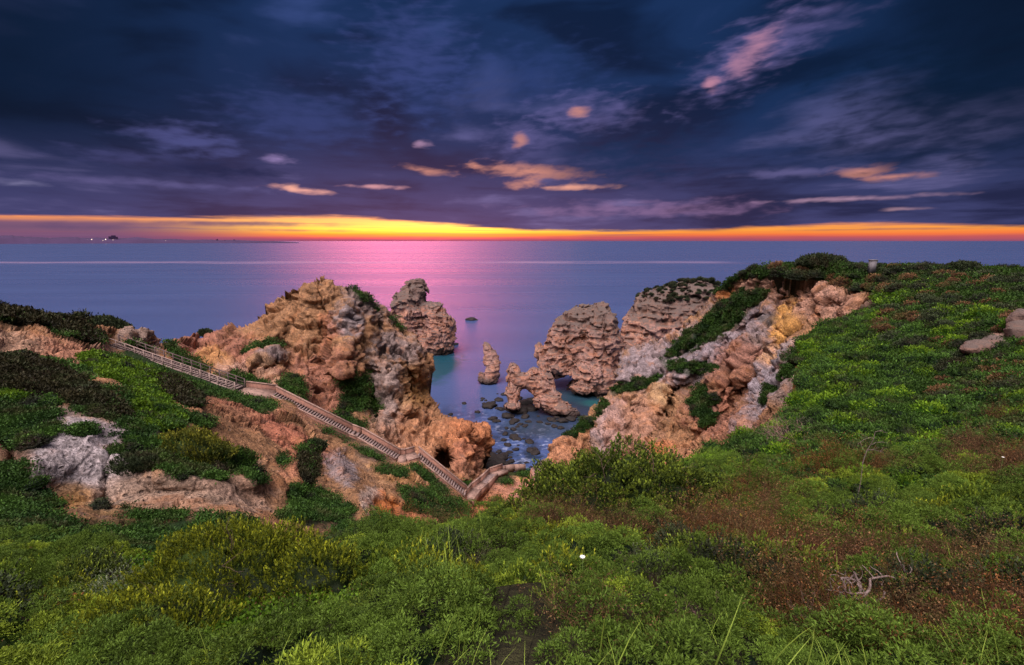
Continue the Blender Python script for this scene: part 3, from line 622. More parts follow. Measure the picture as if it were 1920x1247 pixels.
# broad domed stack
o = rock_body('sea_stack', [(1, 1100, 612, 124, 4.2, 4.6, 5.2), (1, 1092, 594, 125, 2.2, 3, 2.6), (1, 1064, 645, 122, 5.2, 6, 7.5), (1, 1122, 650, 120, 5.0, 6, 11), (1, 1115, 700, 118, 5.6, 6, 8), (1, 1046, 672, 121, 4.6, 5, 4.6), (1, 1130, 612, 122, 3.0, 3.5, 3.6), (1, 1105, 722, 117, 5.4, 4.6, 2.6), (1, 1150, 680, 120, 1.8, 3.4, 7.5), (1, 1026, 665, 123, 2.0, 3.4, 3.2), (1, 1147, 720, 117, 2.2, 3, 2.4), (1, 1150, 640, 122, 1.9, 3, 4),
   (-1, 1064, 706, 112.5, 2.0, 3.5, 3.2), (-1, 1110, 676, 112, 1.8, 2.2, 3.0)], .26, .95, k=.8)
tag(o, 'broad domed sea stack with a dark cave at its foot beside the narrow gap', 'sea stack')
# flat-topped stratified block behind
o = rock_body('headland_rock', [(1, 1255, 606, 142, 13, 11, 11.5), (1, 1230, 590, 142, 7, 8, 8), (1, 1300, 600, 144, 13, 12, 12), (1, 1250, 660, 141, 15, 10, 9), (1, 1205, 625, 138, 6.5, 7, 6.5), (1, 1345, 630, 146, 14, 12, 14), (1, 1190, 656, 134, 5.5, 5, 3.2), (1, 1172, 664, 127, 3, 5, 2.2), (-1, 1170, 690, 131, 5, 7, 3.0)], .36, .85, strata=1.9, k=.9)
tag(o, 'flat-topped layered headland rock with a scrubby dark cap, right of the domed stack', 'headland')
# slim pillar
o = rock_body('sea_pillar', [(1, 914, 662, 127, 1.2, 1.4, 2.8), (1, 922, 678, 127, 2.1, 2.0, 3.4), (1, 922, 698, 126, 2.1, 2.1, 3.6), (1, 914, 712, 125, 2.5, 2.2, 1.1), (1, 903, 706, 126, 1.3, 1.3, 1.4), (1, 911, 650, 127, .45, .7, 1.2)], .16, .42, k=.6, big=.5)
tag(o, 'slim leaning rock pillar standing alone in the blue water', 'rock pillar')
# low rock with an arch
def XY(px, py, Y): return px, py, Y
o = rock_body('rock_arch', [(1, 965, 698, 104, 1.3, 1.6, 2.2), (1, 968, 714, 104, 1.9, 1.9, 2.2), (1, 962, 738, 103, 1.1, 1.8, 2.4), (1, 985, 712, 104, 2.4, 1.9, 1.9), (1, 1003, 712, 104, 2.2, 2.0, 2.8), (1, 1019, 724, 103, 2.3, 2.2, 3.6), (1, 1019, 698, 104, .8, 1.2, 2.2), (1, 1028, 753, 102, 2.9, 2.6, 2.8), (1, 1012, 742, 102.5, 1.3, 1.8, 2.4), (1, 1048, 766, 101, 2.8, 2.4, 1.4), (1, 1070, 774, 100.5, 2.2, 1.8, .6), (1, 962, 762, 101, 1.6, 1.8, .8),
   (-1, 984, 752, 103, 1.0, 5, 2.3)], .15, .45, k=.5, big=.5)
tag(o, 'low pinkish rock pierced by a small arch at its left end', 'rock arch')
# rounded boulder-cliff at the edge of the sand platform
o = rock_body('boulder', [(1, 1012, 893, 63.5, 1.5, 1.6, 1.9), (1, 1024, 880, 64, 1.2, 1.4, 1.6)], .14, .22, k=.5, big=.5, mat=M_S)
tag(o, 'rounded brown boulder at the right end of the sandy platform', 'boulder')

def pebble_rock(name, P, r, seed, mat, squash=.6, sub=3):
    import bmesh
    bm = bmesh.new(); bmesh.ops.create_icosphere(bm, subdivisions=sub, radius=1.0)
    V = np.array([v.co[:] for v in bm.verts]); T = np.array([[v.index for v in f.verts] for f in bm.faces]); bm.free()
    a, b = worley(V * 1.3 + seed * 7.1)
    V = V * (1 + .55 * perlin(V * 1.1 + seed * 3.3) + .28 * fbm(V * 2.6 + seed, 3, ridged=True) + .25 * (b - a))[:, None]
    V[:, 2] *= squash
    o = mesh_np(name, V * r, T=T, mat=mat, col=np.ones((len(V), 3))); o.location = P; return o
M_WET = mat_plain('wet_black_rock', (.012, .010, .010), .6, .75, 3, .8, .15, col2=(.022, .017, .014))
protos = [pebble_rock('tide_rock', (0, 0, -50), 1.0, s, M_WET, .55) for s in range(5)]
spots = [(1298 / 1900 * 640 + 480, 838 / 1247 * 420 + 480, 1.5), (885, 600, 2.2), (957, 765, 1.6), (975, 772, 1.7), (985, 758, 1.5), (995, 768, 1.3), (935, 750, 1.0), (952, 782, 1.2), (1000, 752, 1.2), (965, 790, .9), (940, 768, .8), (917, 762, 1.1), (924, 786, .8), (895, 773, .6), (930, 790, .7), (971, 748, 1.0), (948, 740, .9), (870, 757, .5), (845, 778, .5), (905, 748, .5),
  (918, 862, 1.5), (930, 866, 1.3), (940, 860, 1.1), (925, 874, 1.2), (912, 878, 1.3), (950, 870, .6), (945, 855, .7), (958, 866, .6), (935, 880, .6), (905, 885, 1.0), (963, 820, .9), (968, 823, .7), (992, 829, .7), (947, 815, .5), (952, 835, .6), (945, 826, .5), (955, 848, .5), (962, 873, .4), (948, 812, .4), (950, 803, .4), (930, 784, .4), (1003, 860, .0), (996, 846, .8), (1005, 850, .7), (1002, 843, .5), (975, 796, .5), (984, 800, .4), (925, 755, .6), (908, 758, .5), (1040, 800, .6), (1012, 792, .5),
  (1155, 712, 1.4), (1161, 700, 1.3), (1150, 725, 1.3), (1130, 735, 1.0), (1070, 786, 1.0), (1055, 790, 1.0), (1035, 788, .9), (985, 782, .8), (840, 655, 1.2), (853, 646, 1.0)]
near_names = {1: 'small dark rock alone far out in the pink reflection', 0: 'dark rock off the left foot of the arch'}
_r = np.random.default_rng(8)
for cx_, cy_, sx, sy, n_ in ((962, 770, 34, 14, 16), (930, 868, 26, 10, 16), (965, 830, 26, 22, 12), (1070, 782, 26, 8, 8), (1155, 715, 10, 16, 6), (1030, 795, 22, 6, 8)):
    for _ in range(n_): spots.append((cx_ + _r.normal() * sx, cy_ + _r.normal() * sy, _r.uniform(.2, .6)))
k = 0
for i, (px, py, r) in enumerate(spots):
    if r == 0: continue
    src = protos[k % 5]; o = src if k < 5 else src.copy()
    if k >= 5: COL.objects.link(o)
    o.location = sea_pt(px, py, 0.0) + np.array([0, 0, .05 * r]); o.rotation_euler = (0, 0, k * 1.7); o.scale = (r, r, r * .9); k += 1
    if i == 1: tag(o, 'small dark rock alone far out in the pink reflection', 'rock')
    else: tag(o, 'black wet tide rock just above the water of the cove', 'rock', 'black tide rocks scattered in the cove')

# ------------------------------------------------------------------ sea
def build_sea():
    m, g, b = material('sea_water'); co = g.n('ShaderNodeTexCoord').outputs['Object']
    x, y, z = g.sep(co)
    # shallow, reef-patched cove; open water beyond
    shallow = y.step(116, 84)
    reef = g.noise(co, .17, 6, .62, .8)
    deep = g.mix(g.noise(g.comb(x * .006, y * .03, 0.0), 1.0, 4, .5).step(.3, .7), (.038, .062, .150), (.045, .072, .170))
    cove = g.mix(reef.step(.40, .60), (.040, .070, .17), (.010, .020, .040))
    foam = g.noise(g.comb(x * .35, y * .5, 0.0), 1.0, 6, .62, 1.5).step(.54, .66) * shallow
    c = g.mix(shallow, deep, cove); c = g.mix(foam * .5, c, (.30, .35, .50))
    def spot(px, py, rx, ry, col, amt):
        nonlocal c
        p = sea_pt(px, py); u = (x - float(p[0])) / rx; v = (y - float(p[1])) / ry
        r = (u * u + v * v).pw(.5) + (reef - .5) * 1.6
        c = g.mix(r.step(1.2, .55) * amt, c, col)
    spot(822, 685, 8, 20, (.003, .045, .055), .85); spot(1090, 745, 14, 9, (.008, .03, .035), .85); spot(1125, 760, 5, 4, (.015, .08, .08), .7); spot(1010, 800, 9, 6, (.02, .035, .05), .7); spot(1060, 775, 14, 7, (.012, .022, .04), .9)
    g.link(c, b.inputs['Base Color']); b.inputs['IOR'].default_value = 1.333
    # long-exposure surface: smooth, with slicks (calmer bands) far out
    sl = g.noise(g.comb(x * .0006, y * .012, 4.0), 1.0, 5, .6, .3)
    line = ((y + x * -.012) - 870).absv().step(75, 12)
    rg = sl.step(.35, .65) * .035 + .25
    rg = rg + y.step(70, 160).inv() * .08
    g.link(rg, b.inputs['Roughness']); b.inputs['Specular IOR Level'].default_value = .62
    h = g.noise(g.comb(x * .25, y * .6, 0.0), 1.0, 5, .6, .4); h2 = g.noise(g.comb(x * 1.7, y * 2.2, 0.0), 1.0, 3, .6)
    g.link(g.bump(h2, .6, .25, g.bump(h, .12, .2)), b.inputs['Normal'])
    # thin foam line drifting across the bay
    out = [n for n in g.nt.nodes if n.type == 'OUTPUT_MATERIAL'][0]
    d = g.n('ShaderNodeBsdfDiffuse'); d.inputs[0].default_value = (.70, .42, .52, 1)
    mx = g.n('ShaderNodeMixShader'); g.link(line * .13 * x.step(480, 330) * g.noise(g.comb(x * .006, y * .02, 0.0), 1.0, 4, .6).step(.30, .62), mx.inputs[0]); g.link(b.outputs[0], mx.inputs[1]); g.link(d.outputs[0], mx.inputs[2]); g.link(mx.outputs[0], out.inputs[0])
    o = mesh_np('sea', [(-60000, -300, 0), (60000, -300, 0), (60000, 60000, 0), (-60000, 60000, 0)], Q=[(0, 1, 2, 3)], mat=m)
    o['kind'] = 'structure'
build_sea()

# ------------------------------------------------------------------ far coast on the left
def build_coast():
    m = mat_plain('hazy_coast', (.045, .026, .070), .2, 1.0, .002)  # no haze volume: the faded tone is mixed into the coast colour
    D = 9000; n = 240; az0, az1 = -.95, sky_dir(560, 450)[0]
    V = []; 
    for i in range(n):
        a = az0 + (az1 - az0) * i / (n - 1); t = i / (n - 1)
        hgt = (110 + 45 * perlin(np.array([[i * .06, 3, 1.]]))[0] + 14 * perlin(np.array([[i * .5, 3, 7.]]))[0]) * (1 - t) ** .6 + 6
        dx, dy = math.sin(a), math.cos(a)
        for s, zz in ((0, -5), (120, hgt * .55), (500, hgt), (1600, hgt * .8), (2600, -5)): V.append(((D + s) * dx, (D + s) * dy, zz))
    Q = [(i * 5 + j, (i + 1) * 5 + j, (i + 1) * 5 + j + 1, i * 5 + j + 1) for i in range(n - 1) for j in range(4)]
    o = mesh_np('hills', V, Q=Q, mat=m); o['kind'] = 'structure'
    mb = mat_plain('hazy_building', (.050, .028, .072), .2, 1.0, .01)  # haze tone put into the wall colour, as on the coast
    ml, g, b = material('lit_window'); b.inputs['Emission Color'].default_value = (1, .72, .45, 1); b.inputs['Emission Strength'].default_value = 2.5
    import bmesh
    def block(px, w, d, h, base, lab, steps):
        a, _ = sky_dir(px, 450); R = D + 380; e = empty('building', (R * math.sin(a), R * math.cos(a), base), lab, 'building', None); e.rotation_euler = (0, 0, -a)
        bm = bmesh.new()
        for (x0, x1, hh) in steps:
            r = bmesh.ops.create_cube(bm, size=1); bmesh.ops.scale(bm, vec=((x1 - x0) * w, d, h * hh), verts=r['verts']); bmesh.ops.translate(bm, vec=((x0 + x1 - 1) / 2 * w, 0, h * hh / 2), verts=r['verts'])
        me = bpy.data.meshes.new('wall'); bm.to_mesh(me); bm.free(); me.materials.append(mb); o = bpy.data.objects.new('wall', me); COL.objects.link(o); o.parent = e
    block(213, 110, 60, 50, 70, 'large dark block of flats on the low far coast, left', [(0, .3, .7), (.3, .8, 1), (.8, 1, .6)])
    block(407, 30, 30, 45, 25, 'small tower on the far coast, leftmost of a distant trio', [(0, .45, .8), (.45, 1, 1)])
    block(420, 50, 30, 26, 25, 'low wide building on the far coast, middle of a distant trio', [(0, .5, .7), (.5, 1, 1)])
    block(440, 40, 30, 36, 25, 'stepped tower on the far coast, rightmost of a distant trio', [(0, .6, 1), (.6, 1, .6)])
    for i, (px, py, s, lab) in enumerate(((172, 449, 9, 'bright lamp on the far shore, left one of two'), (198, 449, 11, 'brightest lamp on the far shore under the block of flats'), (163, 450, 5, 'faint lamp on the far shore at the left'), (193, 451, 5, 'faint lamp just left of the brightest shore lamp'), (212, 450, 5, 'faint lamp below the large block of flats'), (310, 451, 4, 'very faint single lamp on the far shore'))):
        p = W(px, py, D * math.cos(.7) * .985); bm = bmesh.new(); bmesh.ops.create_icosphere(bm, subdivisions=1, radius=s * .6)
        me = bpy.data.meshes.new('shore_lamp'); bm.to_mesh(me); bm.free(); me.materials.append(ml); o = bpy.data.objects.new('shore_lamp', me); COL.objects.link(o)
        p[2] = max(p[2], s); o.location = p; tag(o, lab, 'lamp')
build_coast()
# ------------------------------------------------------------------ plants
def unit(v): return v / (np.linalg.norm(v, axis=-1, keepdims=True) + 1e-9)
def rdir(n): return unit(rng.normal(size=(n, 3)))
class Leaves:
    def __init__(s): s.V = []; s.C = []; s.n = 0
    def add(s, base, d, length, width, r, g, droop=.0, up=None):
        n = len(base); d = unit(d); side = unit(np.cross(d, rdir(n) if up is None else up)); nor = np.cross(side, d)
        L = np.broadcast_to(length, (n,))[:, None]; Wd = np.broadcast_to(width, (n,))[:, None]
        tip = base + d * L - nor * L * droop
        mid = base + d * L * .55 + nor * L * .06
        s.V.append(np.stack([base, mid + side * Wd * .5, tip, mid - side * Wd * .5], 1).reshape(-1, 3))
        c = np.stack([np.broadcast_to(r, (n,)), np.broadcast_to(g, (n,)), np.zeros(n)], 1); s.C.append(np.repeat(c, 4, 0)); s.n += n
    def build(s, name, mat, parent=None, link=True):
        V = np.concatenate(s.V); Q = np.arange(len(V)).reshape(-1, 4)
        return mesh_np(name, V, Q, mat=mat, parent=parent, col=np.clip(np.concatenate(s.C), 0, 1), link=link)
def tubes(paths, sides=5):
    """tapered twigs: list of (points, r0, r1)"""
    V = []; Q = []; base = 0
    for pts, r0, r1 in paths:
        pts = np.asarray(pts, float); n = len(pts)
        for i in range(n):
            t = unit(pts[min(i + 1, n - 1)] - pts[max(i - 1, 0)]); a = unit(np.cross(t, [.3, .2, .93])); b = np.cross(t, a); r = r0 + (r1 - r0) * i / (n - 1)
            for k in range(sides): V.append(pts[i] + r * (math.cos(2 * PI * k / sides) * a + math.sin(2 * PI * k / sides) * b))
        for i in range(n - 1):
            for k in range(sides): k2 = (k + 1) % sides; Q.append((base + i * sides + k, base + i * sides + k2, base + (i + 1) * sides + k2, base + (i + 1) * sides + k))
        base += n * sides
    return np.array(V), np.array(Q)
def twig_tree(start, d, length, r, depth, out, spread=.6, seg=5, kids=3, wig=.22):
    pts = [np.array(start, float)]; d = unit(np.array(d, float))
    for i in range(seg):
        d = unit(d + rng.normal(size=3) * wig); pts.append(pts[-1] + d * length / seg)
    out.append((pts, r, r * .45))
    if depth > 0:
        for k in range(kids):
            i = rng.integers(1, seg + 1); twig_tree(pts[i], d + rng.normal(size=3) * spread, length * rng.uniform(.45, .75), r * .5, depth - 1, out, spread, seg, kids, wig)
def lump(n, radii, seed, lumps=.22, freq=2.2, zmin=-.05):
    """points on a lumpy dome and their outward directions"""
    d = rdir(int(n * 3) + 40); d = d[d[:, 2] > zmin][:n]
    r = 1 + lumps * fbm(d * freq + seed * 3.1, 3) * 1.6
    return d * r[:, None] * np.array(radii), unit(d / np.array(radii))
def core(parent_name, radii, seed, mat, shrink=.8, parent=None, lumps=.22, link=True, freq=2.2):
    n, m = 28, 12; V = []
    for j in range(m + 1):
        for i in range(n):
            a = 2 * PI * i / n; e = PI / 2 * (j / m) - .12; V.append((math.cos(a) * math.cos(e), math.sin(a) * math.cos(e), math.sin(e)))
    V = np.array(V); V *= (1 + lumps * fbm(V * freq + seed * 3.1, 3) * 1.6)[:, None]; V = V * np.array(radii) * shrink
    Q = [(j * n + i, j * n + (i + 1) % n, (j + 1) * n + (i + 1) % n, (j + 1) * n + i) for j in range(m) for i in range(n)]
    return V, np.array(Q)
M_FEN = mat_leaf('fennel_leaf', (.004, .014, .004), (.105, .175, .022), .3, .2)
M_FEN2 = mat_leaf('fennel_leaf_bright', (.022, .050, .006), (.24, .33, .03), .2, .25)
M_MAS = mat_leaf('mastic_leaf', (.008, .020, .006), (.20, .27, .028), .15, .15, wash=(.05, .09, .015))
M_OLI = mat_leaf('spurge_leaf', (.012, .032, .006), (.33, .37, .024), .12, .22)
M_BRN = mat_leaf('dry_leaf', (.035, .018, .010), (.21, .115, .055), .25, .15, wash=(.09, .095, .03))
M_RUS = mat_leaf('rusty_leaf', (.05, .022, .008), (.27, .115, .04), .2, .15)
M_LOW = mat_leaf('low_leaf', (.009, .026, .008), (.07, .15, .022), .35, .2, wash=(.06, .058, .024))
M_LIM = mat_leaf('lime_leaf', (.022, .075, .004), (.16, .27, .02), .25, .25)
M_DRK = mat_leaf('dark_leaf', (.010, .015, .008), (.05, .068, .03), .4, .1, wash=(.05, .035, .02))
M_SIL = mat_leaf('silver_leaf', (.06, .075, .045), (.25, .29, .19), .1, .15)
M_OL2 = mat_leaf('olive_leaf', (.012, .022, .005), (.26, .26, .03), .1, .15, wash=(.05, .08, .02))
M_SCR = mat_leaf('scrub_leaf', (.014, .014, .008), (.085, .075, .028), .3, .1, wash=(.035, .05, .018))
M_BARK = mat_plain('weathered_wood', (.20, .155, .14), .6, .9, 30, .6, .01, col2=(.10, .07, .06))
M_TWIG = mat_plain('dark_twig', (.10, .065, .05), .4, .9, 20)
M_PTWIG = mat_plain('pink_grey_twig', (.34, .20, .18), .5, .9, 20)
M_GRS = mat_leaf('grass_blade', (.05, .10, .012), (.24, .33, .05), .15, .3)
def fennel(name, seed, R=.5, Hh=.58, lobes=30, per=430, nl=.026, nw=.0075, mat=None, link=True):
    L = Leaves()
    P, N = lump(lobes, (R * .8, R * .8, Hh * .75), seed, .3)
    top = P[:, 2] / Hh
    for i in range(lobes):
        rr = R * rng.uniform(.15, .34); d = rdir(per); d = unit(d + N[i] * .5 + [0, 0, .45]); sub_ = 1 + .35 * perlin(d * 3.2 + i); rad = rng.uniform(.80, 1.0, per) * sub_
        pos = P[i] * rng.uniform(.72, 1.12) + d * (rr * rad)[:, None] * [1, 1, .8]
        L.add(pos, d + rng.normal(size=(per, 3)) * .6, rng.uniform(.6, 1.2, per) * nl, nw, np.clip((.15 + .35 * np.clip(top[i], 0, 1)) + .55 * (sub_ - .8) + .25 * d[:, 2], 0, 1), rng.uniform(.35, 1, per))  # tint darkens lobe bases and lightens tops: shade painted into the leaf colour
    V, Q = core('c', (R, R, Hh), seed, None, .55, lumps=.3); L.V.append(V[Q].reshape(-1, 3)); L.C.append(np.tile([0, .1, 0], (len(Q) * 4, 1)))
    return L.build(name, mat or M_FEN, link=link)
def shoots(L, P, N, nl, ll, lw, rise=.9, length=.12, spread=.75):
    n = len(P); d = unit(N * .6 + np.array([0, 0, rise]) + rng.normal(size=(n, 3)) * .25)
    tone = rng.uniform(.2, 1, n)
    for k in range(nl):
        t = k / (nl - 1); a = k * 2.4 + rng.uniform(0, 6, n); u = unit(np.cross(d, [.2, .1, 1.0])); v = np.cross(d, u)
        rad = np.cos(a)[:, None] * u + np.sin(a)[:, None] * v
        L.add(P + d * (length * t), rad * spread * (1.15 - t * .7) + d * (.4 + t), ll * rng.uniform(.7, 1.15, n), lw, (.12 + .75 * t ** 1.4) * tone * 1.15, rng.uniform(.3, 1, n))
def leafy(name, loc, radii, n, ll, lw, mat, label, cat='shrub', group=None, seed=1, nl=9, rise=.9, length=.12, lumps=.24, freq=2.2, inner=.82, rot=0, core_mat=None):
    e = empty(name, loc, label, cat, group); e.rotation_euler = (0, 0, rot)
    P, N = lump(n, radii, seed, lumps, freq); P = P * rng.uniform(inner, 1.02, (n, 1)); L = Leaves(); shoots(L, P, N, nl, ll, lw, rise, length); L.build('foliage', mat, e)
    paths = []
    for k in range(9):
        a = rng.uniform(0, 2 * PI); twig_tree((0, 0, -.1), (math.cos(a) * radii[0], math.sin(a) * radii[1], radii[2] * 1.2), max(radii) * .5, max(radii) * .012, 2, paths, .5, 5, 3)
    V, Q = tubes(paths, 4); mesh_np('branch', V, Q, mat=M_TWIG, parent=e)
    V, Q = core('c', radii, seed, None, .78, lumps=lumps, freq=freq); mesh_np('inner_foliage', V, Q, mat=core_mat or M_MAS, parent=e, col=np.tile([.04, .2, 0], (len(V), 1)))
    return e
def dry_bush(name, seed, R=.6, Hh=.55, n_tw=22, leaves=1800, mat=None, twmat=None, link=True, ll=.019, lw=.009):
    paths = []
    for k in range(n_tw):
        a = rng.uniform(0, 2 * PI); s = rng.uniform(.2, 1.1); twig_tree((0, 0, -.05), (math.cos(a) * s, math.sin(a) * s, rng.uniform(.5, 1.1)), R * .8, .007, 3, paths, .7, 4, 3)
    V, Q = tubes(paths, 3); n0 = len(V)
    pts = np.concatenate([np.array(p[0])[1:] for p in paths]); pts = pts[rng.integers(0, len(pts), leaves)] + rng.normal(size=(leaves, 3)) * .03
    L = Leaves(); L.add(pts, rdir(leaves) + [0, 0, .4], ll * rng.uniform(.6, 1.3, leaves), lw, rng.uniform(0, 1, leaves), rng.uniform(.2, 1, leaves))
    VL = np.concatenate(L.V); QL = np.arange(len(VL)).reshape(-1, 4) + n0
    me = mesh_np(name, np.vstack([V, VL]), np.vstack([Q, QL]), mat=mat or M_BRN, col=np.vstack([np.tile([.35, .35, 0], (n0, 1)), np.concatenate(L.C)]), link=link)
    return me
def tuft(name, n, h, w, mat, spread=.12, link=True):
    V = []; Q = []; C = []
    for i in range(n):
        a = rng.uniform(0, 2 * PI); b = np.array([rng.normal() * spread, rng.normal() * spread, 0]); hh = h * rng.uniform(.5, 1.1); lean = rng.uniform(.1, .6); d = np.array([math.cos(a), math.sin(a), 0]); sd = np.array([-d[1], d[0], 0]); s = len(V)
        for k in range(5):
            t = k / 4; p = b + d * lean * hh * t * t + np.array([0, 0, hh * (t - .25 * lean * t * t)]); ww = w * (1 - t) ** .7 + .0008; V += [p - sd * ww / 2, p + sd * ww / 2]; g_ = rng.uniform(.5, 1); C += [(.3 + t * .6, g_, 0)] * 2
        Q += [(s + 2 * k, s + 2 * k + 1, s + 2 * k + 3, s + 2 * k + 2) for k in range(4)]
    return mesh_np(name, V, Q, mat=mat, col=C, link=link)
def poisson(L, n, weight, sep, seed, tries=14, existing=None):
    """spots on a layer kept apart by sep metres x their distance / 10"""
    rg = np.random.default_rng(seed); P, gx, gy = strip(L, n * tries * 2, weight, rg=rg); out = []; px = []; arr = np.zeros((0, 3)) if existing is None else existing
    for p, x, y in zip(P, gx, gy):
        if len(out) >= n: break
        d = max(p[1], 2.5); s = sep(d) if callable(sep) else sep
        if len(arr) and (((arr - p) ** 2).sum(1) < s * s).any(): continue
        arr = np.vstack([arr, p]); out.append(p); px.append((x, y))
    return np.array(out), np.array(px)
def put(proto_list, spots, scale, labels, cat, group, name=None, tilt=.15, sink=.03, first_used=None, squash=None):
    made = []
    for i, p in enumerate(spots):
        src = proto_list[i % len(proto_list)]
        if src.name not in COL.objects: o = src; COL.objects.link(o)
        else: o = src.copy(); COL.objects.link(o)
        s = scale(i, p) if callable(scale) else scale
        o.location = (p[0], p[1], p[2] - sink * s); o.rotation_euler = (rng.normal() * tilt, rng.normal() * tilt, rng.uniform(0, 6.28)); o.scale = (s, s, s * (squash or 1) * rng.uniform(.85, 1.15))
        tag(o, labels(i, p) if callable(labels) else labels, cat, group); made.append(o)
    return made
def box(x, y, x0, x1, y0, y1): return ((x > x0) & (x < x1) & (y > y0) & (y < y1)).astype(float)
def E(x, y, *b): return (ell(x, y, b) < 1).astype(float)
def g_at(L, px, py):
    i = int(round((py - L.gy[0, 0]) / (L.gy[1, 0] - L.gy[0, 0]))); j = int(round((px - L.gx[0, 0]) / (L.gx[0, 1] - L.gx[0, 0]))); return L.P[i, j]

# --- the big single shrubs
p = W(455, 1130, 6.0)
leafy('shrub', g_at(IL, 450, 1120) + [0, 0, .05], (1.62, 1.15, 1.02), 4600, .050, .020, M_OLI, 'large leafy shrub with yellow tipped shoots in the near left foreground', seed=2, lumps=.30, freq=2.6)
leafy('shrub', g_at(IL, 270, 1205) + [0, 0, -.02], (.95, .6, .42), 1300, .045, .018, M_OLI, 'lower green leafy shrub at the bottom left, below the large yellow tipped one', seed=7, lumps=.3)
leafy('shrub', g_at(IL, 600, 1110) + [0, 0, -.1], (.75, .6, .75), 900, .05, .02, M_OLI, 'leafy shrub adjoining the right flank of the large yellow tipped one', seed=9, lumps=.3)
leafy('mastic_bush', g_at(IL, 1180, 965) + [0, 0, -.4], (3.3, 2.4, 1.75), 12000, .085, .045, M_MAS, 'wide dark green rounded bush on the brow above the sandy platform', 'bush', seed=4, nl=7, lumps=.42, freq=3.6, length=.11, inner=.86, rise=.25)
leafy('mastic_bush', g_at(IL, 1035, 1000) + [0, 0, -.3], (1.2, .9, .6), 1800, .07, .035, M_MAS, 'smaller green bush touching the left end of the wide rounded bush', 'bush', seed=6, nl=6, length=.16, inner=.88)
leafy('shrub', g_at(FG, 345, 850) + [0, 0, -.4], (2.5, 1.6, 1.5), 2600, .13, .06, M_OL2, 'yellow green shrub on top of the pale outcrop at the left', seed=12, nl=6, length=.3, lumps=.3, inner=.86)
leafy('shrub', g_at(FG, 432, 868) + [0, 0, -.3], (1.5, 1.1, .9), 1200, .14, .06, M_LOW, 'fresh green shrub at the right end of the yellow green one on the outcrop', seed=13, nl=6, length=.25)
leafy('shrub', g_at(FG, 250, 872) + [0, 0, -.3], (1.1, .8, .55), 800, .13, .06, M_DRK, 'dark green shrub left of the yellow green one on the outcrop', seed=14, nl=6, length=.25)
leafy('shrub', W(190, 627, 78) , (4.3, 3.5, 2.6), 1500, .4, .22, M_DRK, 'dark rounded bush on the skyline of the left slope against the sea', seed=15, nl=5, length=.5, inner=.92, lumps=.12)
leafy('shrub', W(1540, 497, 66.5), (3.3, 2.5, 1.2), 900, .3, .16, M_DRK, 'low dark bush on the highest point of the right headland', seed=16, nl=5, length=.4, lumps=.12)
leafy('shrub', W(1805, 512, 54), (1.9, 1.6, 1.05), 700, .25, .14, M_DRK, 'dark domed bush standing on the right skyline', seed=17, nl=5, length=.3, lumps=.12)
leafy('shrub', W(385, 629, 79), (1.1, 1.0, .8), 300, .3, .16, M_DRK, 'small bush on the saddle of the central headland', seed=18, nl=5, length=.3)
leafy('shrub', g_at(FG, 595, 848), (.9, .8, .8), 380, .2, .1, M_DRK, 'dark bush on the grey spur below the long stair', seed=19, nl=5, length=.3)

# --- near plants
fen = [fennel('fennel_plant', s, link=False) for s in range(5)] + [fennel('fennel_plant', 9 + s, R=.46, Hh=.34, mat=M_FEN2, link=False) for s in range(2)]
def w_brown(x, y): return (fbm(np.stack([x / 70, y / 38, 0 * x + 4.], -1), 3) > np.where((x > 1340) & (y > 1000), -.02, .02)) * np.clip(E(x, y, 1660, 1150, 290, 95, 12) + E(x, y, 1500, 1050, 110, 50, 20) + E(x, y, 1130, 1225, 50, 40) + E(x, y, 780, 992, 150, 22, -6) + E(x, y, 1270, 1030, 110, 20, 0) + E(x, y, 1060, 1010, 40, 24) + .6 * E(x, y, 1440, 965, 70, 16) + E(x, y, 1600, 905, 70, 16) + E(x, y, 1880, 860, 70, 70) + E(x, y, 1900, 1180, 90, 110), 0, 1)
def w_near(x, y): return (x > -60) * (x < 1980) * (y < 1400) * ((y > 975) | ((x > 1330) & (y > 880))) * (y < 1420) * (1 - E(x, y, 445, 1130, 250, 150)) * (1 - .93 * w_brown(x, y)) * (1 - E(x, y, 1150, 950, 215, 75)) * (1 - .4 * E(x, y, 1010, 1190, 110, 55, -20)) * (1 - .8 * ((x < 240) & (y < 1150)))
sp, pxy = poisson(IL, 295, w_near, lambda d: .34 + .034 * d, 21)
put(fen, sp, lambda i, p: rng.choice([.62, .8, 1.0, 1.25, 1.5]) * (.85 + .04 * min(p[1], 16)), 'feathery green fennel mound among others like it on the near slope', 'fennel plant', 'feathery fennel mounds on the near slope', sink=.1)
def leafbush(name, seed, mat, R, Hh, n, ll, lw, nl=7, rise=.5):
    P, N = lump(n, (R, R, Hh), seed, .35, 2.6); L = Leaves(); shoots(L, P * rng.uniform(.8, 1.02, (len(P), 1)), N, nl, ll, lw, rise, .09, .9)
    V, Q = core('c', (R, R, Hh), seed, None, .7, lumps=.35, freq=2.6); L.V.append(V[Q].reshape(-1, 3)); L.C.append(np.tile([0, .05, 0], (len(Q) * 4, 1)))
    return L.build(name, mat, link=False)
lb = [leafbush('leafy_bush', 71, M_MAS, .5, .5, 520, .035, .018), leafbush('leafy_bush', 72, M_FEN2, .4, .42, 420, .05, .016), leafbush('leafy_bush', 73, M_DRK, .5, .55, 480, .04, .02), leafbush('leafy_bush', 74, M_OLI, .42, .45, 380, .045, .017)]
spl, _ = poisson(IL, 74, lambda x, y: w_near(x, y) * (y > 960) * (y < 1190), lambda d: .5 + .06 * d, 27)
put(lb, spl, lambda i, p: rng.uniform(.7, 1.35), 'small rounded leafy bush standing among the feathery plants of the near slope', 'bush', 'small leafy bushes on the near slope', sink=.05)
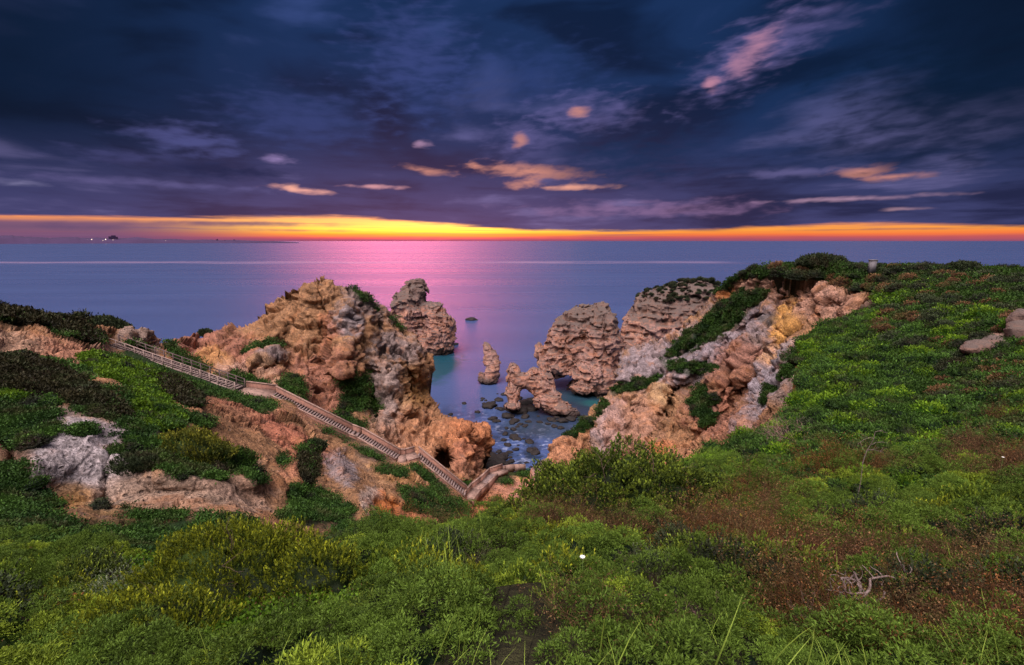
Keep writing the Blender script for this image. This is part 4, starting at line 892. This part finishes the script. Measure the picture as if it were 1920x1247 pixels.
gt2 = [tuft('grass_tuft', 16, .5, .010, M_GRS, link=False) for _ in range(2)]
spg, _ = poisson(IL, 44, lambda x, y: (y > 960) * (y < 1380) * (x > 0) * (x < 1920) * (1 - E(x, y, 445, 1130, 230, 130)), lambda d: .4 + .04 * d, 28)
put(gt2, spg + [0, 0, .25], lambda i, p: rng.uniform(.6, 1.2), 'thin grass tuft sticking up between the plants of the near slope', 'grass tuft', 'thin grass tufts on the near slope')
bb = [dry_bush('dry_bush', s, link=False) for s in range(3)] + [dry_bush('dry_bush', 5, mat=M_RUS, leaves=2200, link=False), dry_bush('dry_bush', 6, R=.5, leaves=2600, mat=M_BRN, link=False)]
sp2, _ = poisson(IL, 190, lambda x, y: w_brown(x, y) * (y < 1335) * (x < 2010), lambda d: .2 + .02 * d, 22)
put(bb, sp2, lambda i, p: rng.uniform(.6, 1.45) * (.8 + .04 * min(p[1], 16)), 'dry brown twiggy bush among others like it on the near slope', 'dry bush', 'dry brown bushes on the near slope', tilt=.2)
print('near plants', len(sp), len(sp2), round(time.time() - T0, 1))

# --- low ferny mounds covering the right hillside
def mound(name, seed, mat, n=1000, R=.8, Hh=.5, ll=.105, lw=.045, link=False):
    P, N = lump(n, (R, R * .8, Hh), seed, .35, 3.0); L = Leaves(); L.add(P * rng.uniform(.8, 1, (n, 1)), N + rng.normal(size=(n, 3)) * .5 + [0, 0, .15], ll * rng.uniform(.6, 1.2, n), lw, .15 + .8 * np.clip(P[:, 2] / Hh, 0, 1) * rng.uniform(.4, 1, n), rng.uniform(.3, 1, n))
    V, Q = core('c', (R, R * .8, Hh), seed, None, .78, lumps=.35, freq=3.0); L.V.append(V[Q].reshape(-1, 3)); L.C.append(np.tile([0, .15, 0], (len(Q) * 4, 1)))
    return L.build(name, mat, link=link)
lowp = [mound('low_plant', 30 + s, M_LOW) for s in range(4)] + [mound('low_plant', 40, M_LIM)]
lowd = [mound('low_shrub', 50 + s, M_DRK, R=.7, Hh=.5) for s in range(2)] + [mound('low_shrub', 53, M_BRN, R=.7, Hh=.45)]
def w_slope(x, y): return (x > 1230) * (y > 500) * (y < 930) * (1 - E(x, y, 1590, 562, 60, 22, 12)) * (1 - .7 * E(x, y, 1350, 880, 110, 26, -8)) * (1 - .85 * E(x, y, 1790, 815, 150, 24, -12)) * (1 - E(x, y, 1850, 641, 45, 14, -12)) * (1 - E(x, y, 1150, 950, 215, 80)) * (x < 2100)
sp3, px3 = poisson(IL, 290, lambda x, y: w_slope(x, y) * (y > 590), lambda d: .15 + .032 * d, 23)
put(lowp, sp3, lambda i, p: (.55 + .03 * p[1]) * rng.uniform(.7, 1.2), 'low feathery green plant among others on the right hillside', 'low plant', 'low green plants on the right hillside', tilt=.2, sink=.1)
sp4, _ = poisson(IL, 170, lambda x, y: np.clip(E(x, y, 1480, 510, 130, 16) + E(x, y, 1700, 530, 260, 26, 3) + E(x, y, 1730, 590, 100, 30, -20) + E(x, y, 1850, 700, 100, 40) + .4 * E(x, y, 1800, 620, 160, 60) + E(x, y, 1560, 600, 50, 16) + E(x, y, 1480, 830, 50, 20, -20) + E(x, y, 1800, 750, 40, 14), 0, 1), lambda d: .3 + .02 * d, 24)
put(lowd, sp4, lambda i, p: (.5 + .022 * p[1]) * rng.uniform(.7, 1.3), 'low dark or brownish shrub among others on the right hillside and its crest', 'low shrub', 'dark low shrubs on the right hillside', tilt=.2)

# --- uncountable ground cover: one object for each kind of growth
def cover(name, label, cat, L, n, weight, mat, size, per=5, hgt=.1, cl=.12, asp=.5, seed=31, young=(.1, 1), upb=.8):
    rg = np.random.default_rng(seed); P, gx, gy = strip(L, n, weight, rg=rg); d = np.maximum(np.linalg.norm(P - [0, 0, H], axis=1), 2.0)
    sc = size(d); P = np.repeat(P, per, 0); sc = np.repeat(sc, per); m = len(P)
    nz = np.clip(.5 + 1.1 * fbm(P / 1.3 + seed, 3), 0, 1)
    pos = P + rng.normal(size=(m, 3)) * (cl * (sc / sc.mean()))[:, None] * [1, 1, .25] + np.stack([0 * nz, 0 * nz, hgt * sc / sc.mean() * (nz * 1.4 + rng.uniform(0, .4, m))], 1)
    Lv = Leaves(); Lv.add(pos, rdir(m) + [0, 0, upb], sc * rng.uniform(.6, 1.3, m), sc * asp, young[0] + (young[1] - young[0]) * nz * rng.uniform(.5, 1, m), rng.uniform(.2, 1, m))
    o = Lv.build(name, mat); tag(o, label, cat, kind='stuff'); print(name, m, round(time.time() - T0, 1)); return o
STAIR = [(200, 646), (215, 652), (405, 718), (515, 744), (665, 820), (745, 864), (785, 860), (878, 938), (915, 900), (960, 886)]
def off_stair(x, y, w=13): return seg_dist(x, y, STAIR) > w
def patchy(L, fr=1.6, t=-.05): return (fbm(L.P / fr, 3) > t)
FGP = patchy(FG); HLP = patchy(HL)
cover('ground_cover', 'dense low green growth covering the near hillside', 'ground cover', IL, 16000, lambda x, y: (y > 880) * (x > -90) * (x < 2010) * (1 - .75 * w_brown(x, y)) * (y < 1450), M_LOW, lambda d: .012 + .0042 * d, 6, .04, .07, .5, 31, (0, .6))
cover('dry_undergrowth', 'dry brown twiggy undergrowth on the near hillside', 'undergrowth', IL, 22000, lambda x, y: (w_brown(x, y) + .12) * (y > 870) * (y < 1450), M_BRN, lambda d: .016 + .004 * d, 5, .08, .08, .3, 32)
cover('clover', 'bright green clover carpet between the plants in the foreground', 'clover', IL, 36000, lambda x, y: np.clip(E(x, y, 1010, 1190, 170, 80, -20) + .12 * (y > 1120) * (y < 1400) * (x < 1400) * (x > 300) + E(x, y, 1120, 1120, 60, 40) + E(x, y, 760, 1230, 110, 34) + E(x, y, 1470, 1090, 50, 24) + .5 * E(x, y, 150, 1090, 170, 60), 0, 1), M_LIM, lambda d: .014 + .0042 * d, 6, .05, .06, .9, 33)
cover('low_growth', 'low feathery greenery spread over the right hillside', 'ground cover', IL, 60000, lambda x, y: w_slope(x, y) * (1 - .4 * (y > 860)), M_LOW, lambda d: .03 + .0032 * d, 5, .18, .22, .5, 34)
cover('meadow_growth', 'lime green short meadow growth in strips of the right hillside', 'meadow', IL, 26000, lambda x, y: np.clip(E(x, y, 1350, 880, 120, 26, -8) + E(x, y, 1790, 815, 170, 24, -12) + E(x, y, 1590, 625, 90, 26, -20) + .8 * E(x, y, 1570, 690, 70, 50) + .5 * E(x, y, 1680, 660, 80, 40) + .8 * E(x, y, 1700, 552, 60, 16, -15) + E(x, y, 1480, 800, 50, 12, -25), 0, 1), M_LIM, lambda d: .03 + .004 * d, 5, .08, .16, .5, 35)
cover('left_growth', 'green low growth on the slopes left of and below the stair', 'ground cover', FG, 110000, lambda x, y: (FG.veg > .5) * FGP * off_stair(x, y) * (y < 1060) * (1 - ((ell(x, y, (250, 710, 95, 24, 18)) < 1) | (ell(x, y, (275, 745, 50, 34, 50)) < 1)) * .9) * (1 - .95 * ((ell(x, y, (60, 725, 120, 45, 12)) < 1) | (ell(x, y, (60, 600, 90, 20, 8)) < 1))) * np.where(y > 900, 1.0, 1.0), M_LOW, lambda d: .03 + .0034 * d, 4, .16, .22, .5, 36, (.0, .8))
cover('yellow_growth', 'yellow green strip of weeds on the left slope', 'weeds', FG, 12000, lambda x, y: np.clip(E(x, y, 245, 705, 100, 24, 20) + E(x, y, 278, 745, 34, 50, -35) + E(x, y, 300, 785, 45, 22, 10) + .5 * E(x, y, 20, 740, 30, 16), 0, 1), M_LIM, lambda d: .04 + .0042 * d, 5, .12, .2, .5, 37)
cover('dark_scrub', 'dark brownish scrub on the upper left slope', 'scrub', FG, 22000, lambda x, y: np.clip(E(x, y, 50, 712, 110, 30, 12) + E(x, y, 160, 748, 90, 18, 25) + E(x, y, 50, 598, 100, 16, 8) + E(x, y, 130, 622, 60, 12, 25) + .7 * E(x, y, 335, 740, 50, 18, 30) + E(x, y, 578, 880, 18, 34), 0, 1), M_SCR, lambda d: .04 + .0048 * d, 5, .35, .25, .4, 38, (0, .45))
cover('hollow_growth', 'dark green growth in the hollow at the left', 'ground cover', IL, 16000, lambda x, y: E(x, y, 60, 1090, 260, 80) * 1.0, M_LOW, lambda d: .02 + .004 * d, 5, .05, .09, .5, 39, (0, .7))
cover('cliff_growth', 'green tufts and creepers growing on the right cliff', 'ground cover', HL, 30000, lambda x, y: (HL.veg > .5) * HLP * 1.0, M_LOW, lambda d: .03 + .0034 * d, 4, .2, .25, .5, 40, (.0, .7))

# --- single shrubs on the far slopes
fs = [mound('slope_shrub', 60 + s, M_DRK, 700, 1.0, .75, .13, .065) for s in range(3)] + [mound('slope_shrub', 64, M_LOW, 700, .9, .6, .13, .065)]
sp5, _ = poisson(FG, 120, lambda x, y: (FG.veg > .5) * off_stair(x, y, 20) * (y < 960) * (y > 560), lambda d: .4 + .018 * d, 25)
put(fs, sp5, lambda i, p: rng.uniform(.35, .9) * (.55 + .012 * p[1]), 'small dark green shrub among others on the slopes around the stair', 'shrub', 'small shrubs on the slopes around the stair')
sp6, _ = poisson(HL, 34, lambda x, y: (HL.veg > .5) * (y < 880), lambda d: .4 + .02 * d, 26)
put(fs, sp6, lambda i, p: rng.uniform(.35, .9) * (.55 + .012 * p[1]), 'small dark green shrub among others growing on the right cliff', 'shrub', 'small shrubs on the right cliff')
rg_ = np.random.default_rng(77)
def tops(o, zmin, cell, n):
    me = o.data; v = np.empty(len(me.vertices) * 3, np.float32); me.vertices.foreach_get('co', v); v = v.reshape(-1, 3); best = {}
    for p in v[v[:, 2] > zmin]:
        k_ = (int(p[0] // cell), int(p[1] // cell))
        if k_ not in best or best[k_][2] < p[2]: best[k_] = p
    L_ = list(best.values()); rg_.shuffle(L_); return [np.array(q, float) for q in L_[:n]]
put(lowd[:2], tops(bpy.data.objects['headland_rock'], 22.3, 1.3, 120), lambda i, p: rg_.uniform(1.0, 1.9), 'dark scrub bush among others on top of the layered headland rock', 'shrub', 'scrub on the layered headland rock')
# --- wind-trimmed scrub along the skyline
capw = [(1392 + 12 * i, 512 - 9 * min(1, i / 7) - (4 if i > 9 else 0), 78 - i * .8) for i in range(13)] + [(1590 + 24 * i, 500 + .3 * i, 64 - i * .7) for i in range(15)]
put(lowd[:2], [W(a, b + 2, c) for a, b, c in capw], lambda i, p: rng.uniform(1.0, 1.9), 'dark scrub bush in the row along the crest of the right headland', 'shrub', 'scrub bushes along the right skyline', sink=.1)
capl = [(10 + 26 * i, 586 + 2.3 * i, 51 + i) for i in range(6)]
put(lowd[:2], [W(a, b + 2, c) for a, b, c in capl], lambda i, p: rng.uniform(1.0, 1.7), 'dark scrub bush in the row along the skyline of the left slope', 'shrub', 'scrub bushes along the left skyline', sink=.1)

# --- grass, twigs and single plants
gt = [tuft('grass_tuft', 26, .75, .012, M_GRS, link=False) for _ in range(3)]
gs = [g_at(IL, x, y) for x, y in ((840, 1075), (860, 1050), (800, 1090), (830, 1120), (790, 1130), (880, 1060), (905, 1045), (850, 1100), (665, 1235), (640, 1215), (700, 1245), (740, 1215), (590, 1240), (530, 1225), (815, 1060), (870, 1085), (930, 1220), (770, 1080), (1000, 1240), (845, 1145))]
put(gt, gs, lambda i, p: rng.uniform(.7, 1.1) * (1.15 if i < 8 else .55), 'tuft of long yellow green grass blades among the foreground plants', 'grass tuft', 'tufts of long grass in the foreground', tilt=.1)
paths = []; twig_tree((0, 0, 0), (.02, 0, 1), 1.1, .012, 0, paths, wig=.03); top = paths[0][0][-1]
twig_tree(top, (.12, 0, 1), .85, .011, 0, paths, wig=.12)
for t, dr in ((2, (1, 0, .15)), (3, (1, .2, .05)), (4, (-.9, .1, .3)), (5, (1, 0, .1)), (3, (-.6, 0, .5))): twig_tree(paths[1][0][t], dr, .42, .006, 1, paths, kids=2)
V, Q = tubes(paths, 6); o = mesh_np('dead_sapling', V, Q, mat=M_BARK); o.location = g_at(IL, 1605, 945); o.rotation_euler = (0, 0, .2); tag(o, 'thin bare dead sapling standing upright on the right hillside', 'dead sapling')
def snag(px, py, dirs, L_, r, label, dep=2, mat=M_BARK, lift=.3, wig=.3):
    paths = []
    for d in dirs: twig_tree((0, 0, 0), d, L_, r, dep, paths, .8, 7, 3, wig)
    V, Q = tubes(paths, 7); o = mesh_np('dead_branch', V, Q, mat=mat); o.location = g_at(IL, px, py) + [0, 0, lift]; tag(o, label, 'dead branch'); return o
snag(1600, 1185, [(-.2, 0, 1), (.5, .1, .6), (-.6, 0, .4), (.1, -.2, .8), (.9, 0, .3), (-.3, -.6, .3)], .42, .024, 'gnarled grey dead branch with twisted knots, lower right', lift=.25)
snag(1665, 1160, [(1, .1, .18)], .42, .02, 'pale broken branch pointing right beside the gnarled one', 1)
snag(1760, 1120, [(1, -.3, -.45)], 1.1, .014, 'long thin dead branch running down towards the bottom right corner', 2, wig=.12)
snag(1440, 1140, [(1, -.1, -.35)], .75, .005, 'thin pinkish straight stalk lying over the dry bushes', 0, M_PTWIG, wig=.03, lift=.4)
for i, (px, py, lab) in enumerate(((1540, 1205, 'tangle of pinkish bare twigs left of the gnarled branch'), (1480, 838, 'grey leafless twiggy shrub at the foot of the right cliff'), (900, 1090, 'small brown leafless twiggy shrub in the middle foreground'), (1880, 1235, 'pale bare twigs in the bottom right corner'), (1320, 1230, 'bare grey twigs at the bottom, right of centre'))):
    paths = []
    for k in range(26): a = rng.uniform(0, 6.28); twig_tree((0, 0, 0), (math.cos(a), math.sin(a), rng.uniform(.3, 1.2)), .35, .004, 3, paths, .7, 4, 3)
    V, Q = tubes(paths, 3); o = mesh_np('bare_shrub', V, Q, mat=M_PTWIG); s = 2.8 if i == 1 else .8; o.scale = (s, s, s); o.location = g_at(IL, px, py) + [0, 0, .05]; tag(o, lab, 'bare shrub')
L = Leaves(); n = 2600; a = rng.normal(size=(n, 3)) * [.28, .2, .16]; L.add(a, unit(a + [0, 0, .3]) + rng.normal(size=(n, 3)) * .3, .06 * rng.uniform(.5, 1.2, n), .007, rng.uniform(.2, 1, n), rng.uniform(.3, 1, n))
o = L.build('wispy_plant', M_SIL); o.location = g_at(IL, 230, 1140) + [0, 0, .30]; tag(o, 'pale grey green wispy plant at the left edge of the large yellow tipped shrub', 'plant')
o = pebble_rock('stone', g_at(IL, 182, 1095) + [0, 0, .1], .17, 8, mat_plain('pink_stone', (.50, .34, .34), .3, .9, 8), .55); tag(o, 'pale pinkish stone lying in the green hollow at the left', 'stone')
ob = rock_body('boulder', [(1, 1838, 650, 25.6, .62, .6, .30), (1, 1862, 642, 26, .6, .6, .38), (1, 1815, 656, 25.2, .4, .4, .2)], .06, .14, k=.2, big=.3); tag(ob, 'low pinkish outcrop boulder in the greenery at the right edge', 'boulder')
ob = rock_body('boulder', [(1, 1912, 622, 26, .6, .6, .6), (1, 1925, 600, 27, .7, .6, .6)], .06, .15, k=.4, big=.4); tag(ob, 'reddish boulder at the right edge above the low outcrop', 'boulder')
# stalks with small flowers
M_WHT = mat_plain('white_petal', (.75, .75, .68), .1, .7, 5); M_YEL = mat_plain('yellow_petal', (.70, .52, .05), .2, .7, 5); M_STK = mat_plain('green_stalk', (.16, .24, .07), .2, .8, 5)
def flower(px, py, h, mat, lab, n=8, r=.03):
    p = g_at(IL, px, py); e = empty('flower', p, lab, 'flower'); pts = [np.array([.02 * math.sin(3 * t) * h, 0, h * t]) for t in np.linspace(0, 1, 7)]
    V, Q = tubes([(pts, .005, .003)], 5); mesh_np('stalk', V, Q, mat=M_STK, parent=e)
    L = Leaves(); a = np.linspace(0, 6.28, n, endpoint=False); d = np.stack([np.cos(a), np.sin(a), .3 + 0 * a], 1); L.add(np.repeat(pts[-1][None], n, 0), d, r, r * .45, .5, .8, up=np.tile([0, 0, 1.], (n, 1)))
    V = np.concatenate(L.V); mesh_np('petals', V, np.arange(len(V)).reshape(-1, 4), mat=mat, parent=e)
flower(1090, 1130, .62, M_WHT, 'tall stalk with a small white flower in the middle foreground', r=.04)
flower(1865, 925, .9, M_WHT, 'tall stalk with a small white flower at the far right', r=.035)
flower(1385, 1010, .5, M_YEL, 'slim stalk with a yellow flower right of the wide bush', r=.05)
for i, (px, py) in enumerate(((1755, 925), (1765, 935), (1775, 938), (1745, 915))): flower(px, py, .35, M_YEL, ['lowest left', 'middle', 'rightmost', 'topmost'][i] + ' yellow flower head of the cluster on the right hillside', 14, .05)
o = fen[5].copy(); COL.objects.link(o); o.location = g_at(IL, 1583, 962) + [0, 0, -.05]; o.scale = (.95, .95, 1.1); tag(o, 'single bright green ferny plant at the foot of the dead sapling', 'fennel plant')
L = Leaves(); n = 160; a = rng.normal(size=(n, 3)) * [.22, .12, .05]; L.add(a, rdir(n) + [0, 0, .3], .10 * rng.uniform(.5, 1.2, n), .05, rng.uniform(.3, 1, n), rng.uniform(.3, 1, n)); o = L.build('withered_leaves', M_RUS); o.location = g_at(IL, 105, 1172) + [0, 0, .25]; tag(o, 'heap of withered reddish leaves at the lower left edge', 'withered leaves')
print('plants done', round(time.time() - T0, 1))
# ------------------------------------------------------------------ the stair: masonry parapets, pale copings, timber rails higher up
M_BRICK = mat_plain('brown_masonry', (.24, .12, .085), .4, .9, 3, .6, .03, col2=(.13, .07, .055)); M_COP = mat_plain('pale_coping', (.27, .175, .14), .45, .85, 2); M_TREAD = mat_plain('timber_tread', (.23, .17, .155), .5, .85, 2); M_RAIL = mat_plain('dark_timber_rail', (.12, .085, .08), .4, .85, 8); M_RAIL2 = mat_plain('grey_timber_rail', (.30, .22, .19), .3, .85, 8)
class MB:
    def __init__(s): s.V = []; s.Q = []
    def prism(s, a, b, side, w, h0, h1):
        """beam from a to b: width w along side, from h0 to h1 above the line"""
        n = len(s.V); a = np.array(a); b = np.array(b); sd = np.array(side) * w / 2
        for p in (a, b):
            for k, hh in ((-1, h0), (1, h0), (1, h1), (-1, h1)): s.V.append(p + sd * k + [0, 0, hh])
        s.Q += [(n, n + 1, n + 5, n + 4), (n + 1, n + 2, n + 6, n + 5), (n + 2, n + 3, n + 7, n + 6), (n + 3, n, n + 4, n + 7), (n + 3, n + 2, n + 1, n), (n + 4, n + 5, n + 6, n + 7)]
    def build(s, name, mat, parent): return mesh_np(name, s.V, s.Q, mat=mat, parent=parent)
def flight(a, b, w, n, kind, parent, walls=(1, 1)):
    a = np.array(a); b = np.array(b); d = b - a; hd = np.array([d[0], d[1], 0]); hd /= np.linalg.norm(hd); sd = np.array([-hd[1], hd[0], 0])
    if n:
        m = MB()
        for i in range(n):
            t0, t1 = i / n, (i + .82) / n; p0 = a + d * t0; p1 = a + d * t1; p0[2] = p1[2] = a[2] + d[2] * (i + .5) / n
            m.prism(p0, p1, sd, w, -.1, 0)
        m.build('tread', M_TREAD, parent)
        m = MB(); m.prism(a, b, sd, w - .04, -.75, -.24); m.build('stair_bed', M_BRICK if kind == 'wall' else M_RAIL, parent)
    else:
        m = MB(); m.prism(a, b, sd, w, -.5, 0); m.build('landing', M_COP, parent)
    for k in (0, 1):
        s = 1 if k == 0 else -1
        if not walls[k]: continue
        off = sd * s * (w / 2 + .09); A, B = a + off, b + off
        if kind == 'wall':
            hh = .65 if k == 0 else .05
            m = MB(); m.prism(A, B, sd, .16, -1.2, hh); m.build('parapet', M_BRICK, parent)
            m = MB(); m.prism(A, B, sd, .26, hh + .003, hh + .11); m.build('coping', M_COP, parent)
        else:
            m = MB(); m.prism(A, B, sd, .09, .9, 1.0); m.prism(A, B, sd, .05, .48, .55); m.prism(A, B, sd, .07, -.25, -.05)
            q = max(2, int(np.linalg.norm(d) / 1.25))
            for i in range(q + 1):
                p = A + d * i / q; m.prism(p - hd * .05, p + hd * .05, sd, .1, -.5, 1.03)
            m.build('railing', M_RAIL if k == 0 else M_RAIL2, parent)
up = .75
def SP_(px, py, Y): return W(px, py, Y) + np.array([0, 0, up])
e = empty('staircase', SP_(310, 684, 57), 'upper stair of pale treads with dark timber railings leading down the left slope', 'staircase'); e.matrix_world; 
def child_local(e):
    for c in e.children:
        c.data.transform(__import__('mathutils').Matrix.Translation(-e.location))
A = SP_(215, 654, 58); B = SP_(405, 721, 56); C_ = SP_(452, 738, 55.2)
flight(A, B, 1.4, 34, 'rail', e); flight(B, C_, 1.4, 7, 'rail', e); child_local(e)
e = empty('staircase', SP_(590, 780, 55), 'long middle stair between brown masonry parapets with pale copings', 'staircase')
L0, L1 = SP_(455, 741, 55.2), SP_(514, 748, 55.4); F1 = SP_(659, 820, 55.2); F2 = SP_(675, 826, 55.2); F3 = SP_(747, 867, 54.4)
flight(L0, L1, 2.2, 0, 'wall', e, (1, 0)); flight(L1, F1, 1.35, 30, 'wall', e); flight(F1, F2, 1.35, 2, 'wall', e); flight(F2, F3, 1.35, 16, 'wall', e); child_local(e)
e = empty('staircase', SP_(830, 900, 55), 'lowest stair with open treads dropping to the small landing by the platform', 'staircase')
G0, G1, G2 = SP_(747, 868, 54.4), SP_(762, 868, 54.6), SP_(783, 862, 55.4); G3 = SP_(874, 936, 54.8)
flight(G0, G1, 1.8, 0, 'wall', e, (1, 0)); flight(G1, G2, 1.8, 0, 'wall', e); flight(G2, G3, 1.35, 22, 'wall', e); child_local(e)
e = empty('walkway', SP_(905, 915, 57), 'paved landing and walkway between masonry walls at the foot of the stair', 'walkway')
K0, K1, K2, K3, K4 = SP_(878, 945, 54.6), SP_(893, 926, 56.8), SP_(908, 914, 58.6), SP_(925, 897, 61.8), SP_(948, 889, 64)
flight(K0, K1, 1.2, 0, 'wall', e); flight(K1, K2, 1.1, 0, 'wall', e, (1, 1)); flight(K2, K3, 1.1, 6, 'wall', e, (1, 1)); flight(K3, K4, 1.1, 0, 'wall', e, (1, 0)); child_local(e)
# low wall that curls round the seaward edge of the platform
m = MB(); pts = [SP_(925, 893, 63), SP_(935, 888, 64), SP_(948, 885, 65), SP_(965, 883, 65.6), SP_(985, 883, 66)]
for a, b in zip(pts[:-1], pts[1:]): hd = unit((b - a) * [1, 1, 0]); m.prism(a, b, (-hd[1], hd[0], 0), .3, -.8, .35)
o = m.build('parapet_wall', M_COP, None); tag(o, 'low pale wall curving along the seaward edge of the sandy platform', 'wall')
m = MB(); a, b = W(932, 925, 59.6), W(938, 908, 61.2); hd = unit((b - a) * [1, 1, 0]); m.prism(a, b, (-hd[1], hd[0], 0), .45, .38, .46); m.prism(a, a + hd * .15, (-hd[1], hd[0], 0), .4, 0, .38); m.prism(b - hd * .15, b, (-hd[1], hd[0], 0), .4, 0, .38)
o = m.build('bench', M_COP, None); tag(o, 'plain bench on the sandy platform beside the walkway', 'bench')
# concrete post on the right skyline
p = W(1634, 507, 59); m = MB(); m.prism(p - [.35, 0, .3], p + [.35, 0, -.3], (0, 1, 0), .5, 0, 1.55); m.prism(p - [.42, 0, -1.25], p + [.42, 0, 1.25], (0, 1, 0), .6, .003, .12)
o = m.build('marker_post', mat_plain('concrete', (.16, .15, .16), .3, .9, 4), None); tag(o, 'squat concrete marker post on the right skyline', 'post')
# ------------------------------------------------------------------ light, air and camera
sunaz = build_world()
sl = bpy.data.lights.new('sun', 'SUN'); sl.energy = 2.3; sl.angle = math.radians(44); sl.color = (1.0, .17, .30)
# the sun itself is still veiled: its light arrives as a soft glow around the bearing, not as a hard disc
sl.use_nodes = True; g = G(sl.node_tree); lo_ = g.n('ShaderNodeOutputLight'); em = g.n('ShaderNodeEmission'); g.link(em.outputs[0], lo_.inputs[0])
ix, iy, iz = g.sep(g.n('ShaderNodeNewGeometry').outputs['Incoming'])
ta = (ix / iy) - math.tan(sky_dir(735, 430)[0]); te_ = iz / iy
em.inputs[0].default_value = (1, 1, 1, 1); g.link(((ta * ta * -26.0) + (te_ * te_ * -40.0))._m('EXPONENT'), em.inputs[1])
so = bpy.data.objects.new('sun', sl); COL.objects.link(so)
el = math.radians(3.5); az_s = sky_dir(735, 430)[0]
from mathutils import Vector
sd = Vector((math.sin(az_s) * math.cos(el), math.cos(az_s) * math.cos(el), math.sin(el)))
so.rotation_euler = sd.to_track_quat('Z', 'Y').to_euler()
cam = bpy.data.cameras.new('camera'); cam.sensor_width = 36; cam.lens = 16.0; cam.clip_start = .05; cam.clip_end = 120000
co = bpy.data.objects.new('camera', cam); COL.objects.link(co); co.location = (0, 0, H); co.rotation_euler = (PI / 2 - PITCH, 0, 0); scene.camera = co
scene.view_settings.view_transform = 'Standard'; scene.view_settings.look = 'None'; scene.view_settings.exposure = 0; scene.view_settings.gamma = 1
cy = scene.cycles; cy.max_bounces = 5; cy.diffuse_bounces = 2; cy.glossy_bounces = 2; cy.transmission_bounces = 2; cy.use_denoising = True
cy.sample_clamp_indirect = 3.0; cy.caustics_reflective = False
print('script done', round(time.time() - T0, 1))
